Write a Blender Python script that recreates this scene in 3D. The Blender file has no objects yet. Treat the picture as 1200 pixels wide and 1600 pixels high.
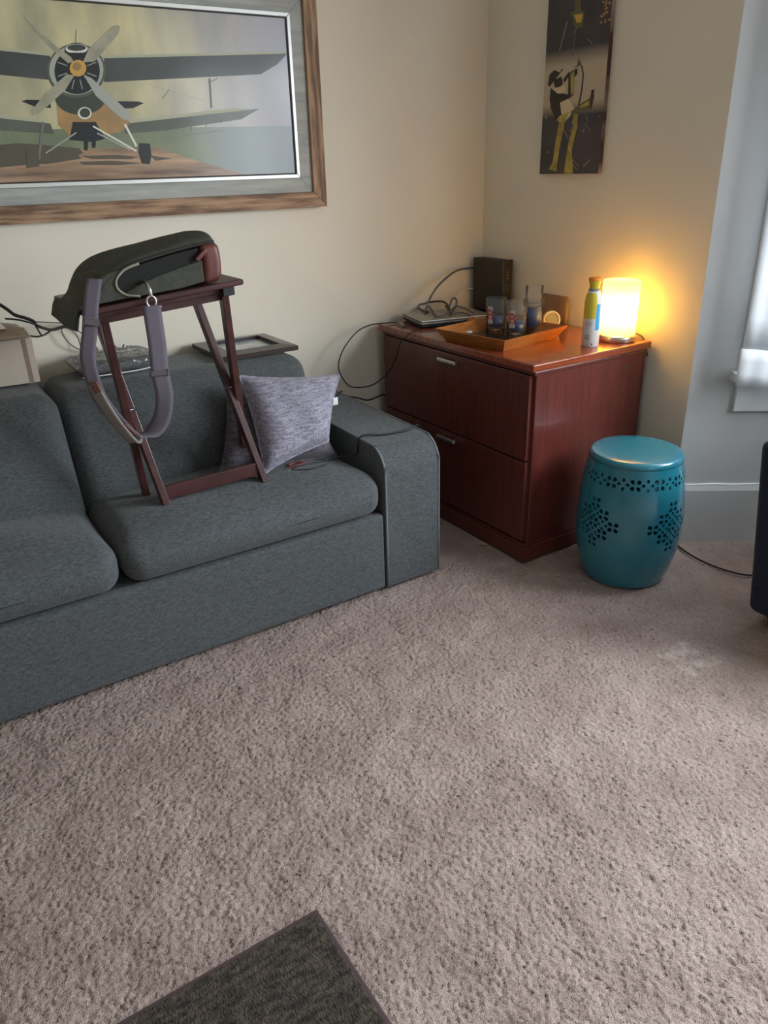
import bpy, bmesh, math, random
import numpy as np
from mathutils import Vector, Matrix
from math import sin, cos, pi, radians, hypot, atan2, sqrt

random.seed(7); rng = np.random.default_rng(11)
SC = bpy.context.scene
COL = SC.collection

# ------------------------------------------------------------------ camera
CAM = Vector((0.0, 0.0, 1.355))
YAW, PITCH, ROLL, FPX = radians(32.587), radians(24.482), radians(-1.6705), 1190.0
_f = Vector((sin(YAW)*cos(PITCH), cos(YAW)*cos(PITCH), -sin(PITCH)))
_r0 = Vector((cos(YAW), -sin(YAW), 0)); _u0 = _r0.cross(_f)
_r = _r0*cos(ROLL) + _u0*sin(ROLL); _u = _u0*cos(ROLL) - _r0*sin(ROLL)
cam = bpy.data.cameras.new('camera'); camo = bpy.data.objects.new('camera', cam); COL.objects.link(camo)
cam.sensor_fit = 'VERTICAL'; cam.sensor_height = 24.0; cam.lens = FPX/1600*24.0; cam.clip_start = 0.02
camo.matrix_world = Matrix(((_r.x,_u.x,-_f.x,CAM.x),(_r.y,_u.y,-_f.y,CAM.y),(_r.z,_u.z,-_f.z,CAM.z),(0,0,0,1)))
SC.camera = camo
def ray(px, py): return _r*((px-600)/FPX) - _u*((py-800)/FPX) + _f
def at_x(px, py, x): d = ray(px,py); return CAM + d*((x-CAM.x)/d.x)
def at_y(px, py, y): d = ray(px,py); return CAM + d*((y-CAM.y)/d.y)
def at_z(px, py, z): d = ray(px,py); return CAM + d*((z-CAM.z)/d.z)

# ------------------------------------------------------------------ world, light, exposure
SC.view_settings.view_transform = 'Standard'; SC.view_settings.look = 'None'
SC.view_settings.gamma = 1.0; SC.view_settings.use_curve_mapping = False
SC.view_settings.exposure = 0.0
w = bpy.data.worlds.new('overcast_sky'); SC.world = w; w.use_nodes = True
w.node_tree.nodes['Background'].inputs[0].default_value = (0.80, 0.90, 1.0, 1)
w.node_tree.nodes['Background'].inputs[1].default_value = 1.0
# bay geometry (wall C is canted 36 degrees, D is the bay front, E the other cant)
XB, YA, ZC = 2.36, 2.80, 2.62
BC = Vector((XB, 1.639, 0)); CD = BC + Vector((cos(radians(36)), -sin(radians(36)), 0))*1.0
DE = Vector((CD.x, -0.60, 0)); EF = Vector((XB, -1.19, 0))
SKY_TILT = radians(32)
def daylight(name, p, n, sx, sz, power, col=(0.86,0.935,1.0)):
    l = bpy.data.lights.new(name, 'AREA'); l.shape = 'RECTANGLE'; l.size = sx; l.size_y = sz; l.energy = power; l.color = col
    o = bpy.data.objects.new(name, l); COL.objects.link(o); o.location = p
    d = Vector(n).normalized()*cos(SKY_TILT) + Vector((0,0,-sin(SKY_TILT)))      # skylight comes in slanting down
    l.spread = radians(150); o.rotation_euler = d.to_track_quat('-Z','Y').to_euler(); return o
_nD = Vector((-1,0,0)); _dE = (EF-DE).normalized(); _nE = Vector((_dE.y,-_dE.x,0)); _nE = _nE if _nE.x < 0 else -_nE
_dC = (CD-BC).normalized(); _nC = Vector((-sin(radians(36)),-cos(radians(36)),0))
daylight('daylight_bay_front', (CD+DE)/2 + Vector((0.02,0,1.42)), _nD, 1.08, 1.40, 104)
daylight('daylight_bay_side', (DE+EF)/2 + Vector((0,0,1.42)) - _nE*0.02, _nE, 0.58, 1.40, 17)
daylight('daylight_bay_near', BC + _dC*0.57 + Vector((0,0,1.42)) - _nC*0.02, _nC, 0.54, 1.40, 24)
daylight('daylight_rear_window', (0.9,-3.68,1.45), (0,1,0), 1.20, 1.40, 6)

# ------------------------------------------------------------------ materials
def lin(c): return tuple(((v/255)/12.92 if v/255 <= 0.04045 else ((v/255+0.055)/1.055)**2.4) for v in c)
MATS = {}
def M(name, col, rough=0.6, metal=0.0, var=None, bump=None, col2=None, coat=0.0, spec=0.5, emis=None, es=0.0, trans=0.0, ior=1.45, sheen=0.0, stretch=(1,1,1), bstretch=(1,1,1), alpha=1.0, detail=4.0):
    """principled material; var=(scale, low, high) mixes col to col2 by noise; bump=(scale, strength, distance)"""
    m = bpy.data.materials.new(name); m.use_nodes = True; nt = m.node_tree; b = nt.nodes['Principled BSDF']
    b.inputs['Base Color'].default_value = (*col,1); b.inputs['Roughness'].default_value = rough; b.inputs['Metallic'].default_value = metal
    b.inputs['Coat Weight'].default_value = coat; b.inputs['Coat Roughness'].default_value = 0.12; b.inputs['Specular IOR Level'].default_value = spec
    b.inputs['Transmission Weight'].default_value = trans; b.inputs['IOR'].default_value = ior; b.inputs['Sheen Weight'].default_value = sheen
    b.inputs['Alpha'].default_value = alpha
    if emis: b.inputs['Emission Color'].default_value = (*emis,1); b.inputs['Emission Strength'].default_value = es
    if var or bump: tc = nt.nodes.new('ShaderNodeTexCoord')
    def mapped(st):
        mp = nt.nodes.new('ShaderNodeMapping'); mp.inputs['Scale'].default_value = st; nt.links.new(tc.outputs['Object'], mp.inputs[0]); return mp.outputs[0]
    if var:
        n = nt.nodes.new('ShaderNodeTexNoise'); n.inputs['Scale'].default_value = var[0]; n.inputs['Detail'].default_value = detail
        nt.links.new(mapped(stretch), n.inputs['Vector'])
        r = nt.nodes.new('ShaderNodeMapRange'); r.inputs[1].default_value = var[1]; r.inputs[2].default_value = var[2]
        nt.links.new(n.outputs[0], r.inputs[0])
        x = nt.nodes.new('ShaderNodeMix'); x.data_type = 'RGBA'; x.inputs[6].default_value = (*col,1); x.inputs[7].default_value = (*(col2 or col),1)
        nt.links.new(r.outputs[0], x.inputs[0]); nt.links.new(x.outputs[2], b.inputs['Base Color'])
        m['mixname'] = x.name
    if bump:
        n2 = nt.nodes.new('ShaderNodeTexNoise'); n2.inputs['Scale'].default_value = bump[0]; n2.inputs['Detail'].default_value = 3
        nt.links.new(mapped(bstretch), n2.inputs['Vector'])
        bp = nt.nodes.new('ShaderNodeBump'); bp.inputs['Strength'].default_value = bump[1]; bp.inputs['Distance'].default_value = bump[2]
        nt.links.new(n2.outputs[0], bp.inputs['Height']); nt.links.new(bp.outputs[0], b.inputs['Normal'])
    MATS[name] = m; return m

def weave(name, c1, c2, scale=420, rough=0.9, blotch=None):
    """woven cloth: two crossed stretched noises mixed, fine relief"""
    m = bpy.data.materials.new(name); m.use_nodes = True; nt = m.node_tree; b = nt.nodes['Principled BSDF']
    b.inputs['Roughness'].default_value = rough; b.inputs['Specular IOR Level'].default_value = 0.25; b.inputs['Sheen Weight'].default_value = 0.15
    tc = nt.nodes.new('ShaderNodeTexCoord'); outs = []
    for st in ((1,1,0.12),(0.12,0.12,1)):
        mp = nt.nodes.new('ShaderNodeMapping'); mp.inputs['Scale'].default_value = st; nt.links.new(tc.outputs['Object'], mp.inputs[0])
        n = nt.nodes.new('ShaderNodeTexNoise'); n.inputs['Scale'].default_value = scale; n.inputs['Detail'].default_value = 2; nt.links.new(mp.outputs[0], n.inputs['Vector']); outs.append(n.outputs[0])
    a = nt.nodes.new('ShaderNodeMath'); a.operation = 'ADD'; nt.links.new(outs[0], a.inputs[0]); nt.links.new(outs[1], a.inputs[1])
    r = nt.nodes.new('ShaderNodeMapRange'); r.inputs[1].default_value = 0.79; r.inputs[2].default_value = 1.21; nt.links.new(a.outputs[0], r.inputs[0])
    x = nt.nodes.new('ShaderNodeMix'); x.data_type = 'RGBA'; x.inputs[6].default_value = (*c1,1); x.inputs[7].default_value = (*c2,1); nt.links.new(r.outputs[0], x.inputs[0])
    nt.links.new(x.outputs[2], b.inputs['Base Color'])
    bp = nt.nodes.new('ShaderNodeBump'); bp.inputs['Strength'].default_value = 0.3; bp.inputs['Distance'].default_value = 0.001
    nt.links.new(a.outputs[0], bp.inputs['Height']); nt.links.new(bp.outputs[0], b.inputs['Normal'])
    MATS[name] = m; return m

M('wall_paint', (0.80,0.745,0.62), 0.75, var=(3.0,0.35,0.7), col2=(0.77,0.72,0.60), bump=(120,0.08,0.002))
M('bay_daylit_paint', (0.60,0.61,0.60), 0.7, var=(3.0,0.35,0.7), col2=(0.57,0.58,0.575), bump=(120,0.08,0.002))  # wall paint grayed: cool daylight on the bay put into the colour
M('trim_paint', (0.58,0.59,0.585), 0.5, bump=(30,0.1,0.002))
M('caulk', (0.85,0.85,0.83), 0.6, bump=(60,0.4,0.004))
M('ceiling_paint', (0.78,0.77,0.74), 0.8)
weave('sofa_cloth', lin((61,65,68)), lin((95,99,100)), 620)
weave('pillow_cloth', lin((112,109,124)), lin((166,162,176)), 240)
weave('dark_pillow_cloth', lin((70,66,72)), lin((100,95,102)), 170)
weave('navy_cloth', lin((22,26,42)), lin((34,40,62)), 300)
M('highlight_piping', lin((118,124,126)), 0.8)  # seam tubes paler than the cloth, painting the highlight along the arm edges
M('mahogany', lin((104,48,39)), 0.34, var=(12,0.25,0.75), col2=lin((78,34,29)), stretch=(6,6,0.35), coat=0.2, detail=6)
M('mahogany_top', lin((150,74,42)), 0.24, var=(9,0.3,0.72), col2=lin((116,50,30)), stretch=(0.6,6,6), coat=0.5, detail=6)
M('tray_wood', lin((78,42,41)), 0.38, var=(12,0.3,0.7), col2=lin((55,28,28)), stretch=(1,6,1), coat=0.2)
M('brushed_metal', (0.62,0.60,0.57), 0.32, 1.0)
M('dark_metal', (0.16,0.16,0.17), 0.35, 1.0)
M('black_plastic', (0.012,0.013,0.015), 0.42)
M('gray_cable', (0.10,0.10,0.11), 0.5)
M('black_cable', (0.014,0.014,0.015), 0.45)
M('red_cable', lin((104,52,46)), 0.5)
M('white_plastic', (0.75,0.75,0.72), 0.45)
M('laptop_silver', (0.42,0.41,0.38), 0.35, 0.7)
M('olive_canvas', lin((72,74,64)), 0.9, var=(60,0.3,0.7), col2=lin((56,58,50)), bump=(700,0.3,0.001))
M('olive_dark', lin((46,46,42)), 0.9, bump=(700,0.3,0.001))
M('leather', lin((108,54,46)), 0.45, var=(14,0.3,0.7), col2=lin((78,38,34)), bump=(240,0.25,0.001))
M('strap_web', lin((98,92,102)), 0.85, bump=(900,0.4,0.001))
M('strap_pad', lin((128,122,118)), 0.85, bump=(500,0.4,0.001))
M('pad_leather', lin((116,78,68)), 0.6)
M('opening_shade', (0.012,0.012,0.011), 0.9)  # near-black that paints the dark inside openings
M('olive_piping', lin((140,138,122)), 0.8)
M('teal_glaze', lin((42,120,136)), 0.2, var=(7,0.3,0.75), col2=lin((28,104,126)), coat=0.5)
M('tray_gold', lin((176,112,52)), 0.35, var=(20,0.3,0.7), col2=lin((140,84,40)), stretch=(1,1,5), coat=0.2)
M('tray_inside', lin((44,40,34)), 0.18, coat=0.4)

M('blue_wax', lin((44,66,122)), 0.3, coat=0.3)
M('red_print', lin((170,40,34)), 0.5)
M('white_print', lin((190,182,174)), 0.5)
M('taupe', lin((120,104,92)), 0.7)
M('lamp_metal', (0.60,0.57,0.52), 0.28, 1.0)
M('can_white', lin((205,208,208)), 0.35)
M('can_yellow', lin((210,190,60)), 0.35)
M('can_blue', lin((60,160,215)), 0.35)
M('can_orange', lin((240,140,50)), 0.4)
M('can_gray', lin((120,124,130)), 0.4)
M('frame_dark', lin((62,46,42)), 0.35, var=(14,0.3,0.7), col2=lin((44,33,31)), stretch=(5,1,1), coat=0.3)
M('paper', lin((200,204,206)), 0.3, var=(18,0.35,0.65), col2=lin((150,158,162)), coat=0.8)
M('cardboard_pale', lin((205,192,178)), 0.85, bump=(40,0.1,0.002))
M('cardboard_edge', lin((150,132,112)), 0.9)

M('navy_garment', lin((44,50,72)), 0.8, bump=(20,0.5,0.02))
M('ink', (0.01,0.01,0.012), 0.6)
M('doormat_pile', lin((78,70,60)), 1.0, var=(90,0.38,0.62), col2=lin((46,41,37)), stretch=(0.35,1.0,1), bump=(260,0.9,0.006), bstretch=(1,0.5,1))
M('doormat_edge', lin((76,60,60)), 0.8)
M('wood_frame', lin((176,142,110)), 0.6, var=(18,0.36,0.62), col2=lin((108,80,60)), stretch=(0.35,1,4), bump=(60,0.5,0.003), bstretch=(0.3,1,4))
M('wood_frame_upright', lin((176,142,110)), 0.6, var=(18,0.36,0.62), col2=lin((108,80,60)), stretch=(4,1,0.35), bump=(60,0.5,0.003), bstretch=(4,1,0.3))
M('frame_gray', lin((182,183,176)), 0.7, var=(14,0.3,0.7), col2=lin((152,154,149)), stretch=(0.4,1,4), bump=(60,0.3,0.002))
M('liner_silver', (0.62,0.62,0.59), 0.4, 0.55)
M('liner_dark', (0.03,0.03,0.03), 0.5)
M('casing_white', (0.74,0.76,0.77), 0.5)
M('window_glass', (0.95,0.97,1.0), 0.02, trans=1.0, ior=1.1)
M('wood_chip', lin((190,150,110)), 0.8)

# carpet: warm taupe tufts with soft traffic marks, and one paler worn square
def carpet_material():
    m = M('carpet', lin((182,164,156)), 1.0, var=(5.5,0.3,0.72), col2=lin((158,139,132)), bump=(420,0.8,0.004), spec=0.1)
    nt = m.node_tree; b = nt.nodes['Principled BSDF']; x0 = nt.nodes[m['mixname']]
    tc = [n for n in nt.nodes if n.type == 'TEX_COORD'][0]
    def noise(s, d=3, lo=0.3, hi=0.7):
        n = nt.nodes.new('ShaderNodeTexNoise'); n.inputs['Scale'].default_value = s; n.inputs['Detail'].default_value = d; nt.links.new(tc.outputs['Object'], n.inputs['Vector'])
        r = nt.nodes.new('ShaderNodeMapRange'); r.inputs[1].default_value = lo; r.inputs[2].default_value = hi; nt.links.new(n.outputs[0], r.inputs[0]); return r.outputs[0]
    def mix(prev, fac, col, amt):
        k = nt.nodes.new('ShaderNodeMath'); k.operation = 'MULTIPLY'; k.inputs[1].default_value = amt; nt.links.new(fac, k.inputs[0])
        x = nt.nodes.new('ShaderNodeMix'); x.data_type = 'RGBA'; nt.links.new(k.outputs[0], x.inputs[0]); nt.links.new(prev, x.inputs[6]); x.inputs[7].default_value = (*col,1); return x.outputs[2]
    o = x0.outputs[2]
    o = mix(o, noise(300,2,0.52,0.70), lin((104,88,82)), 0.7)      # darker yarn flecks
    o = mix(o, noise(330,2,0.55,0.72), lin((206,192,184)), 0.5)   # pale yarn tips
    # worn pale square
    sp = nt.nodes.new('ShaderNodeSeparateXYZ'); nt.links.new(tc.outputs['Object'], sp.inputs[0])
    def band(sock, a, c):
        g = nt.nodes.new('ShaderNodeMath'); g.operation = 'GREATER_THAN'; g.inputs[1].default_value = a; nt.links.new(sock, g.inputs[0])
        h = nt.nodes.new('ShaderNodeMath'); h.operation = 'LESS_THAN'; h.inputs[1].default_value = c; nt.links.new(sock, h.inputs[0])
        p = nt.nodes.new('ShaderNodeMath'); p.operation = 'MULTIPLY'; nt.links.new(g.outputs[0], p.inputs[0]); nt.links.new(h.outputs[0], p.inputs[1]); return p.outputs[0]
    bx, by = band(sp.outputs[0], 1.70, 1.83), band(sp.outputs[1], 1.03, 1.17)
    p = nt.nodes.new('ShaderNodeMath'); p.operation = 'MULTIPLY'; nt.links.new(bx, p.inputs[0]); nt.links.new(by, p.inputs[1])
    q = nt.nodes.new('ShaderNodeMath'); q.operation = 'MULTIPLY'; nt.links.new(p.outputs[0], q.inputs[0]); nt.links.new(noise(26,4,0.44,0.62), q.inputs[1])
    o = mix(o, q.outputs[0], lin((214,204,194)), 0.45)
    nt.links.new(o, b.inputs['Base Color'])
carpet_material()

def sheer_material():
    m = bpy.data.materials.new('sheer_curtain'); m.use_nodes = True; nt = m.node_tree; nt.nodes.clear()
    out = nt.nodes.new('ShaderNodeOutputMaterial'); t = nt.nodes.new('ShaderNodeBsdfTranslucent'); d = nt.nodes.new('ShaderNodeBsdfDiffuse')
    t.inputs[0].default_value = (0.86,0.89,0.92,1); d.inputs[0].default_value = (0.86,0.88,0.90,1)
    a = nt.nodes.new('ShaderNodeMixShader'); a.inputs[0].default_value = 0.55; nt.links.new(t.outputs[0], a.inputs[1]); nt.links.new(d.outputs[0], a.inputs[2])
    nt.links.new(a.outputs[0], out.inputs[0]); MATS['sheer_curtain'] = m
sheer_material()
def shade_material():
    m = bpy.data.materials.new('frosted_shade'); m.use_nodes = True; nt = m.node_tree; nt.nodes.clear()
    out = nt.nodes.new('ShaderNodeOutputMaterial'); t = nt.nodes.new('ShaderNodeBsdfTranslucent'); tr = nt.nodes.new('ShaderNodeBsdfTransparent'); e = nt.nodes.new('ShaderNodeEmission')
    t.inputs[0].default_value = (0.52,0.46,0.19,1); tr.inputs[0].default_value = (1.0,0.93,0.78,1); e.inputs[0].default_value = (1.0,0.66,0.20,1); e.inputs[1].default_value = 0.05
    a = nt.nodes.new('ShaderNodeMixShader'); a.inputs[0].default_value = 0.04; nt.links.new(t.outputs[0], a.inputs[1]); nt.links.new(tr.outputs[0], a.inputs[2])
    s = nt.nodes.new('ShaderNodeAddShader'); nt.links.new(a.outputs[0], s.inputs[0]); nt.links.new(e.outputs[0], s.inputs[1]); nt.links.new(s.outputs[0], out.inputs[0]); MATS['frosted_shade'] = m
shade_material()
def thin_clear(name, tint, gloss, rough, haze=0.0, bump=None):
    m = bpy.data.materials.new(name); m.use_nodes = True; nt = m.node_tree; nt.nodes.clear()
    out = nt.nodes.new('ShaderNodeOutputMaterial'); tr = nt.nodes.new('ShaderNodeBsdfTransparent'); g = nt.nodes.new('ShaderNodeBsdfGlossy'); d = nt.nodes.new('ShaderNodeBsdfDiffuse')
    tr.inputs[0].default_value = (*tint,1); g.inputs['Roughness'].default_value = rough; d.inputs[0].default_value = (0.8,0.82,0.85,1)
    lw = nt.nodes.new('ShaderNodeLayerWeight'); lw.inputs[0].default_value = gloss
    a = nt.nodes.new('ShaderNodeMixShader'); nt.links.new(lw.outputs['Fresnel'], a.inputs[0]); nt.links.new(tr.outputs[0], a.inputs[1]); nt.links.new(g.outputs[0], a.inputs[2])
    h = nt.nodes.new('ShaderNodeMixShader'); h.inputs[0].default_value = haze; nt.links.new(a.outputs[0], h.inputs[1]); nt.links.new(d.outputs[0], h.inputs[2]); nt.links.new(h.outputs[0], out.inputs[0])
    if bump:
        tc = nt.nodes.new('ShaderNodeTexCoord'); n = nt.nodes.new('ShaderNodeTexNoise'); n.inputs['Scale'].default_value = bump[0]; nt.links.new(tc.outputs['Object'], n.inputs['Vector'])
        bp = nt.nodes.new('ShaderNodeBump'); bp.inputs['Strength'].default_value = bump[1]; bp.inputs['Distance'].default_value = bump[2]; nt.links.new(n.outputs[0], bp.inputs['Height']); nt.links.new(bp.outputs[0], g.inputs['Normal']); nt.links.new(bp.outputs[0], lw.inputs['Normal'])
    MATS[name] = m; return m
thin_clear('glass', (0.985,0.99,0.99), 0.13, 0.05, 0.035)
thin_clear('clear_plastic', (0.94,0.95,0.97), 0.5, 0.10, 0.10, (22,0.8,0.02))
def flat(name, rgb, rough=0.55): return M(name, lin(rgb), rough)

# ------------------------------------------------------------------ mesh helpers
class MB:
    def __init__(s): s.v = []; s.f = []; s.m = []; s.sm = []
    def add(s, vs, fs, mi=0, smooth=False):
        o = len(s.v); s.v += [tuple(p) for p in vs]; s.f += [tuple(i+o for i in f) for f in fs]; s.m += [mi]*len(fs); s.sm += [smooth]*len(fs); return s
    def box(s, a, b, bev=0.0, seg=2, mi=0, rot=None, smooth=False):
        """axis box a..b (bevelled); rot = (angle z, pivot)"""
        bm = bmesh.new(); bmesh.ops.create_cube(bm, size=1.0)
        for v in bm.verts: v.co = Vector([(a[i]+b[i])/2 + v.co[i]*(b[i]-a[i]) for i in range(3)])
        if bev > 0: bmesh.ops.bevel(bm, geom=bm.edges[:], offset=bev, segments=seg, affect='EDGES', profile=0.5)
        s.frombm(bm, mi, smooth, rot); return s
    def frombm(s, bm, mi=0, smooth=False, rot=None):
        bm.verts.index_update(); vs = [v.co.copy() for v in bm.verts]
        if rot: R = Matrix.Rotation(rot[0],3,'Z'); pv = Vector(rot[1]); vs = [R@(v-pv)+pv for v in vs]
        s.add(vs, [[v.index for v in f.verts] for f in bm.faces], mi, smooth); bm.free()
    def beam(s, p, q, w, t, side=(1,0,0), bev=0.0, mi=0):
        p, q = Vector(p), Vector(q); d = (q-p); L = d.length; d.normalize(); sd = Vector(side); sd = (sd - d*sd.dot(d)).normalized(); up = d.cross(sd)
        bm = bmesh.new(); bmesh.ops.create_cube(bm, size=1.0)
        for v in bm.verts: c = v.co.copy(); v.co = (p+q)/2 + d*(c.z*L) + sd*(c.x*w) + up*(c.y*t)
        if bev > 0: bmesh.ops.bevel(bm, geom=bm.edges[:], offset=bev, segments=2, affect='EDGES', profile=0.5)
        s.frombm(bm, mi); return s
    def tube(s, pts, r, n=8, mi=0, sub=6, closed=False):
        P = spline(pts, sub, closed) if sub > 1 else [Vector(p) for p in pts]
        N = len(P); vs = []; nrm = None
        for i, p in enumerate(P):
            a = P[(i-1) % N] if (closed or i > 0) else P[i]; b = P[(i+1) % N] if (closed or i < N-1) else P[i]
            t = (b-a).normalized() if (b-a).length > 1e-9 else Vector((0,0,1))
            if nrm is None: nrm = t.orthogonal().normalized()
            nrm = (nrm - t*nrm.dot(t)); nrm = nrm.normalized() if nrm.length > 1e-6 else t.orthogonal().normalized(); bn = t.cross(nrm)
            rr = r(i/(N-1)) if callable(r) else r
            vs += [p + (nrm*cos(2*pi*k/n) + bn*sin(2*pi*k/n))*rr for k in range(n)]
        fs = []
        for i in range(N if closed else N-1):
            for k in range(n): j = (i+1) % N; fs.append((i*n+k, i*n+(k+1)%n, j*n+(k+1)%n, j*n+k))
        if not closed: fs += [tuple(range(n))[::-1], tuple((N-1)*n+k for k in range(n))]
        return s.add(vs, fs, mi, True)
    def lathe(s, prof, c=(0,0,0), n=48, mi=0, smooth=True, cap=True, mis=None):
        vs = []; fs = []; ms = []
        for r, z in prof: vs += [(c[0]+r*cos(2*pi*k/n), c[1]+r*sin(2*pi*k/n), c[2]+z) for k in range(n)]
        o = len(s.v)
        for i in range(len(prof)-1):
            for k in range(n): fs.append((i*n+k, i*n+(k+1)%n, (i+1)*n+(k+1)%n, (i+1)*n+k)); ms.append(mis[i] if mis else mi)
        if cap:
            if prof[0][0] > 1e-6: fs.append(tuple(range(n))[::-1]); ms.append(mis[0] if mis else mi)
            if prof[-1][0] > 1e-6: fs.append(tuple((len(prof)-1)*n+k for k in range(n))); ms.append(mis[-1] if mis else mi)
        s.add(vs, fs, mi, smooth); s.m[-len(fs):] = ms; return s
    def prism(s, poly, fa, fb, mi=0, bev=0.0, seg=2):
        """closed polygon of 2-d points, mapped to 3-d by fa (front) and fb (back)"""
        bm = bmesh.new(); a = [bm.verts.new(fa(p)) for p in poly]; b = [bm.verts.new(fb(p)) for p in poly]; n = len(poly)
        fA = bm.faces.new(a); fB = bm.faces.new(b[::-1])
        for i in range(n): bm.faces.new((a[i], b[i], b[(i+1)%n], a[(i+1)%n]))
        bmesh.ops.recalc_face_normals(bm, faces=bm.faces[:])
        if bev > 0: bmesh.ops.bevel(bm, geom=list(set(fA.edges[:]+fB.edges[:])), offset=bev, segments=seg, affect='EDGES', profile=0.5)
        s.frombm(bm, mi); return s
    def grid(s, fn, nu, nv, mi=0, smooth=True, closeu=False):
        vs = [fn(i/nu, j/nv) for j in range(nv+1) for i in range(nu + (0 if closeu else 1))]; W = nu if closeu else nu+1
        fs = [(j*W+i, j*W+(i+1)%W, (j+1)*W+(i+1)%W, (j+1)*W+i) for j in range(nv) for i in range(nu)]
        return s.add(vs, fs, mi, smooth)
    def sheet(s, fn, nu, nv, th, mi=0):
        """grid given a thickness along its own normals"""
        P = [[Vector(fn(i/nu, j/nv)) for i in range(nu+1)] for j in range(nv+1)]; W = nu+1
        top = []; bot = []
        for j in range(nv+1):
            for i in range(nu+1):
                du = P[j][min(i+1,nu)]-P[j][max(i-1,0)]; dv = P[min(j+1,nv)][i]-P[max(j-1,0)][i]; n = du.cross(dv); n = n.normalized() if n.length > 1e-12 else Vector((0,0,1))
                top.append(P[j][i]+n*th/2); bot.append(P[j][i]-n*th/2)
        o = len(top); fs = []
        for j in range(nv):
            for i in range(nu):
                q = (j*W+i, j*W+i+1, (j+1)*W+i+1, (j+1)*W+i); fs.append(q); fs.append(tuple(x+o for x in q[::-1]))
        ring = [i for i in range(W)] + [j*W+nu for j in range(1,nv+1)] + [nv*W+i for i in range(nu-1,-1,-1)] + [j*W for j in range(nv-1,0,-1)]
        for a, b in zip(ring, ring[1:]+ring[:1]): fs.append((b, a, a+o, b+o))
        return s.add(top+bot, fs, mi, True)
    def rbox(s, c, h, r, n=8, k=4, fn=None, mi=0):
        """rounded box, centre c, half sizes h, corner radius r; fn deforms unit point q and position p"""
        def ts(hh):
            a = [ -hh + r*(1-cos(pi/2*i/k)) if False else -hh + r*(i/k) for i in range(k)]; mid = [-(hh-r) + 2*(hh-r)*i/n for i in range(n+1)]
            return a + mid + [-x for x in a[::-1]]
        T = [ts(h[i]) for i in range(3)]; idx = {}; vs = []; fs = []
        def vert(p):
            key = tuple(round(x,6) for x in p)
            if key not in idx:
                inner = Vector([max(-(h[i]-r), min(h[i]-r, p[i])) for i in range(3)]); d = Vector(p)-inner
                q = inner + d.normalized()*r if d.length > 1e-9 else Vector(p)
                u = Vector([q[i]/h[i] for i in range(3)])
                if fn: q = Vector(fn(u, q))
                idx[key] = len(vs); vs.append(q + Vector(c))
            return idx[key]
        for ax in range(3):
            a, b = (ax+1)%3, (ax+2)%3
            for sg in (-1,1):
                for i in range(len(T[a])-1):
                    for j in range(len(T[b])-1):
                        qd = []
                        for (ii,jj) in ((i,j),(i+1,j),(i+1,j+1),(i,j+1)):
                            p = [0,0,0]; p[ax] = sg*h[ax]; p[a] = T[a][ii]; p[b] = T[b][jj]; qd.append(vert(p))
                        fs.append(tuple(qd if sg > 0 else qd[::-1]))
        return s.add(vs, fs, mi, True)
    def mesh(s, name, mats, loc=Vector((0,0,0))):
        me = bpy.data.meshes.new(name); me.from_pydata([(p[0]-loc[0], p[1]-loc[1], p[2]-loc[2]) for p in s.v], [], s.f)
        for m in (mats if isinstance(mats,(list,tuple)) else [mats]): me.materials.append(MATS[m])
        me.polygons.foreach_set('material_index', s.m); me.polygons.foreach_set('use_smooth', s.sm); me.update(); return me

def spline(pts, sub, closed=False):
    P = [Vector(p) for p in pts]; N = len(P); out = []
    g = lambda i: P[i % N] if closed else P[max(0,min(N-1,i))]
    for i in range(N if closed else N-1):
        a,b,c,d = g(i-1),g(i),g(i+1),g(i+2)
        for k in range(sub):
            t = k/sub; out.append(0.5*((2*b)+(c-a)*t+(2*a-5*b+4*c-d)*t*t+(3*b-a-3*c+d)*t**3))
    if not closed: out.append(P[-1])
    return out
def thing(name, label, cat, loc=(0,0,0), group=None):
    o = bpy.data.objects.new(name, None); o.empty_display_size = 0.05; COL.objects.link(o); o.location = loc; o['label'] = label; o['category'] = cat
    if group: o['group'] = group
    return o
def wloc(o):
    p = Vector((0,0,0))
    while o is not None: p += o.location; o = o.parent
    return p
def part(name, mb, mats, parent, label=None, origin=None):
    """mesh child; vertices are in world space unless the thing stands at the world origin while being built"""
    base = wloc(parent); org = base if origin is None else Vector(origin)
    o = bpy.data.objects.new(name, mb.mesh(name, mats, org)); COL.objects.link(o); o.parent = parent; o.location = org-base
    if label: o['label'] = label
    return o
def solo(name, mb, mats, label, cat, loc=(0,0,0), group=None, kind=None):
    o = bpy.data.objects.new(name, mb.mesh(name, mats, Vector(loc))); COL.objects.link(o); o.location = loc; o['label'] = label; o['category'] = cat
    if group: o['group'] = group
    if kind: o['kind'] = kind
    return o
def struct(name, mb, mats, label=None, parent=None):
    o = bpy.data.objects.new(name, mb.mesh(name, mats)); COL.objects.link(o); o['kind'] = 'structure'
    if label: o['label'] = label
    if parent: o.parent = parent
    return o
def copy_tree(o, parent=None):
    c = o.copy(); COL.objects.link(c); c.parent = parent
    for ch in list(o.children): copy_tree(ch, c)
    return c
def text_mesh(txt, size, extrude=0.0, shear=0.0):
    cu = bpy.data.curves.new('lettering','FONT'); cu.body = txt; cu.size = size; cu.extrude = extrude; cu.shear = shear; cu.align_x = 'CENTER'; cu.align_y = 'CENTER'; cu.resolution_u = 3
    o = bpy.data.objects.new('lettering', cu); COL.objects.link(o); dg = bpy.context.evaluated_depsgraph_get(); dg.update()
    me = bpy.data.meshes.new_from_object(o.evaluated_get(dg)); bpy.data.objects.remove(o); bpy.data.curves.remove(cu)
    vs = [v.co.copy() for v in me.vertices]; fs = [tuple(p.vertices) for p in me.polygons]; bpy.data.meshes.remove(me); return vs, fs

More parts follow.
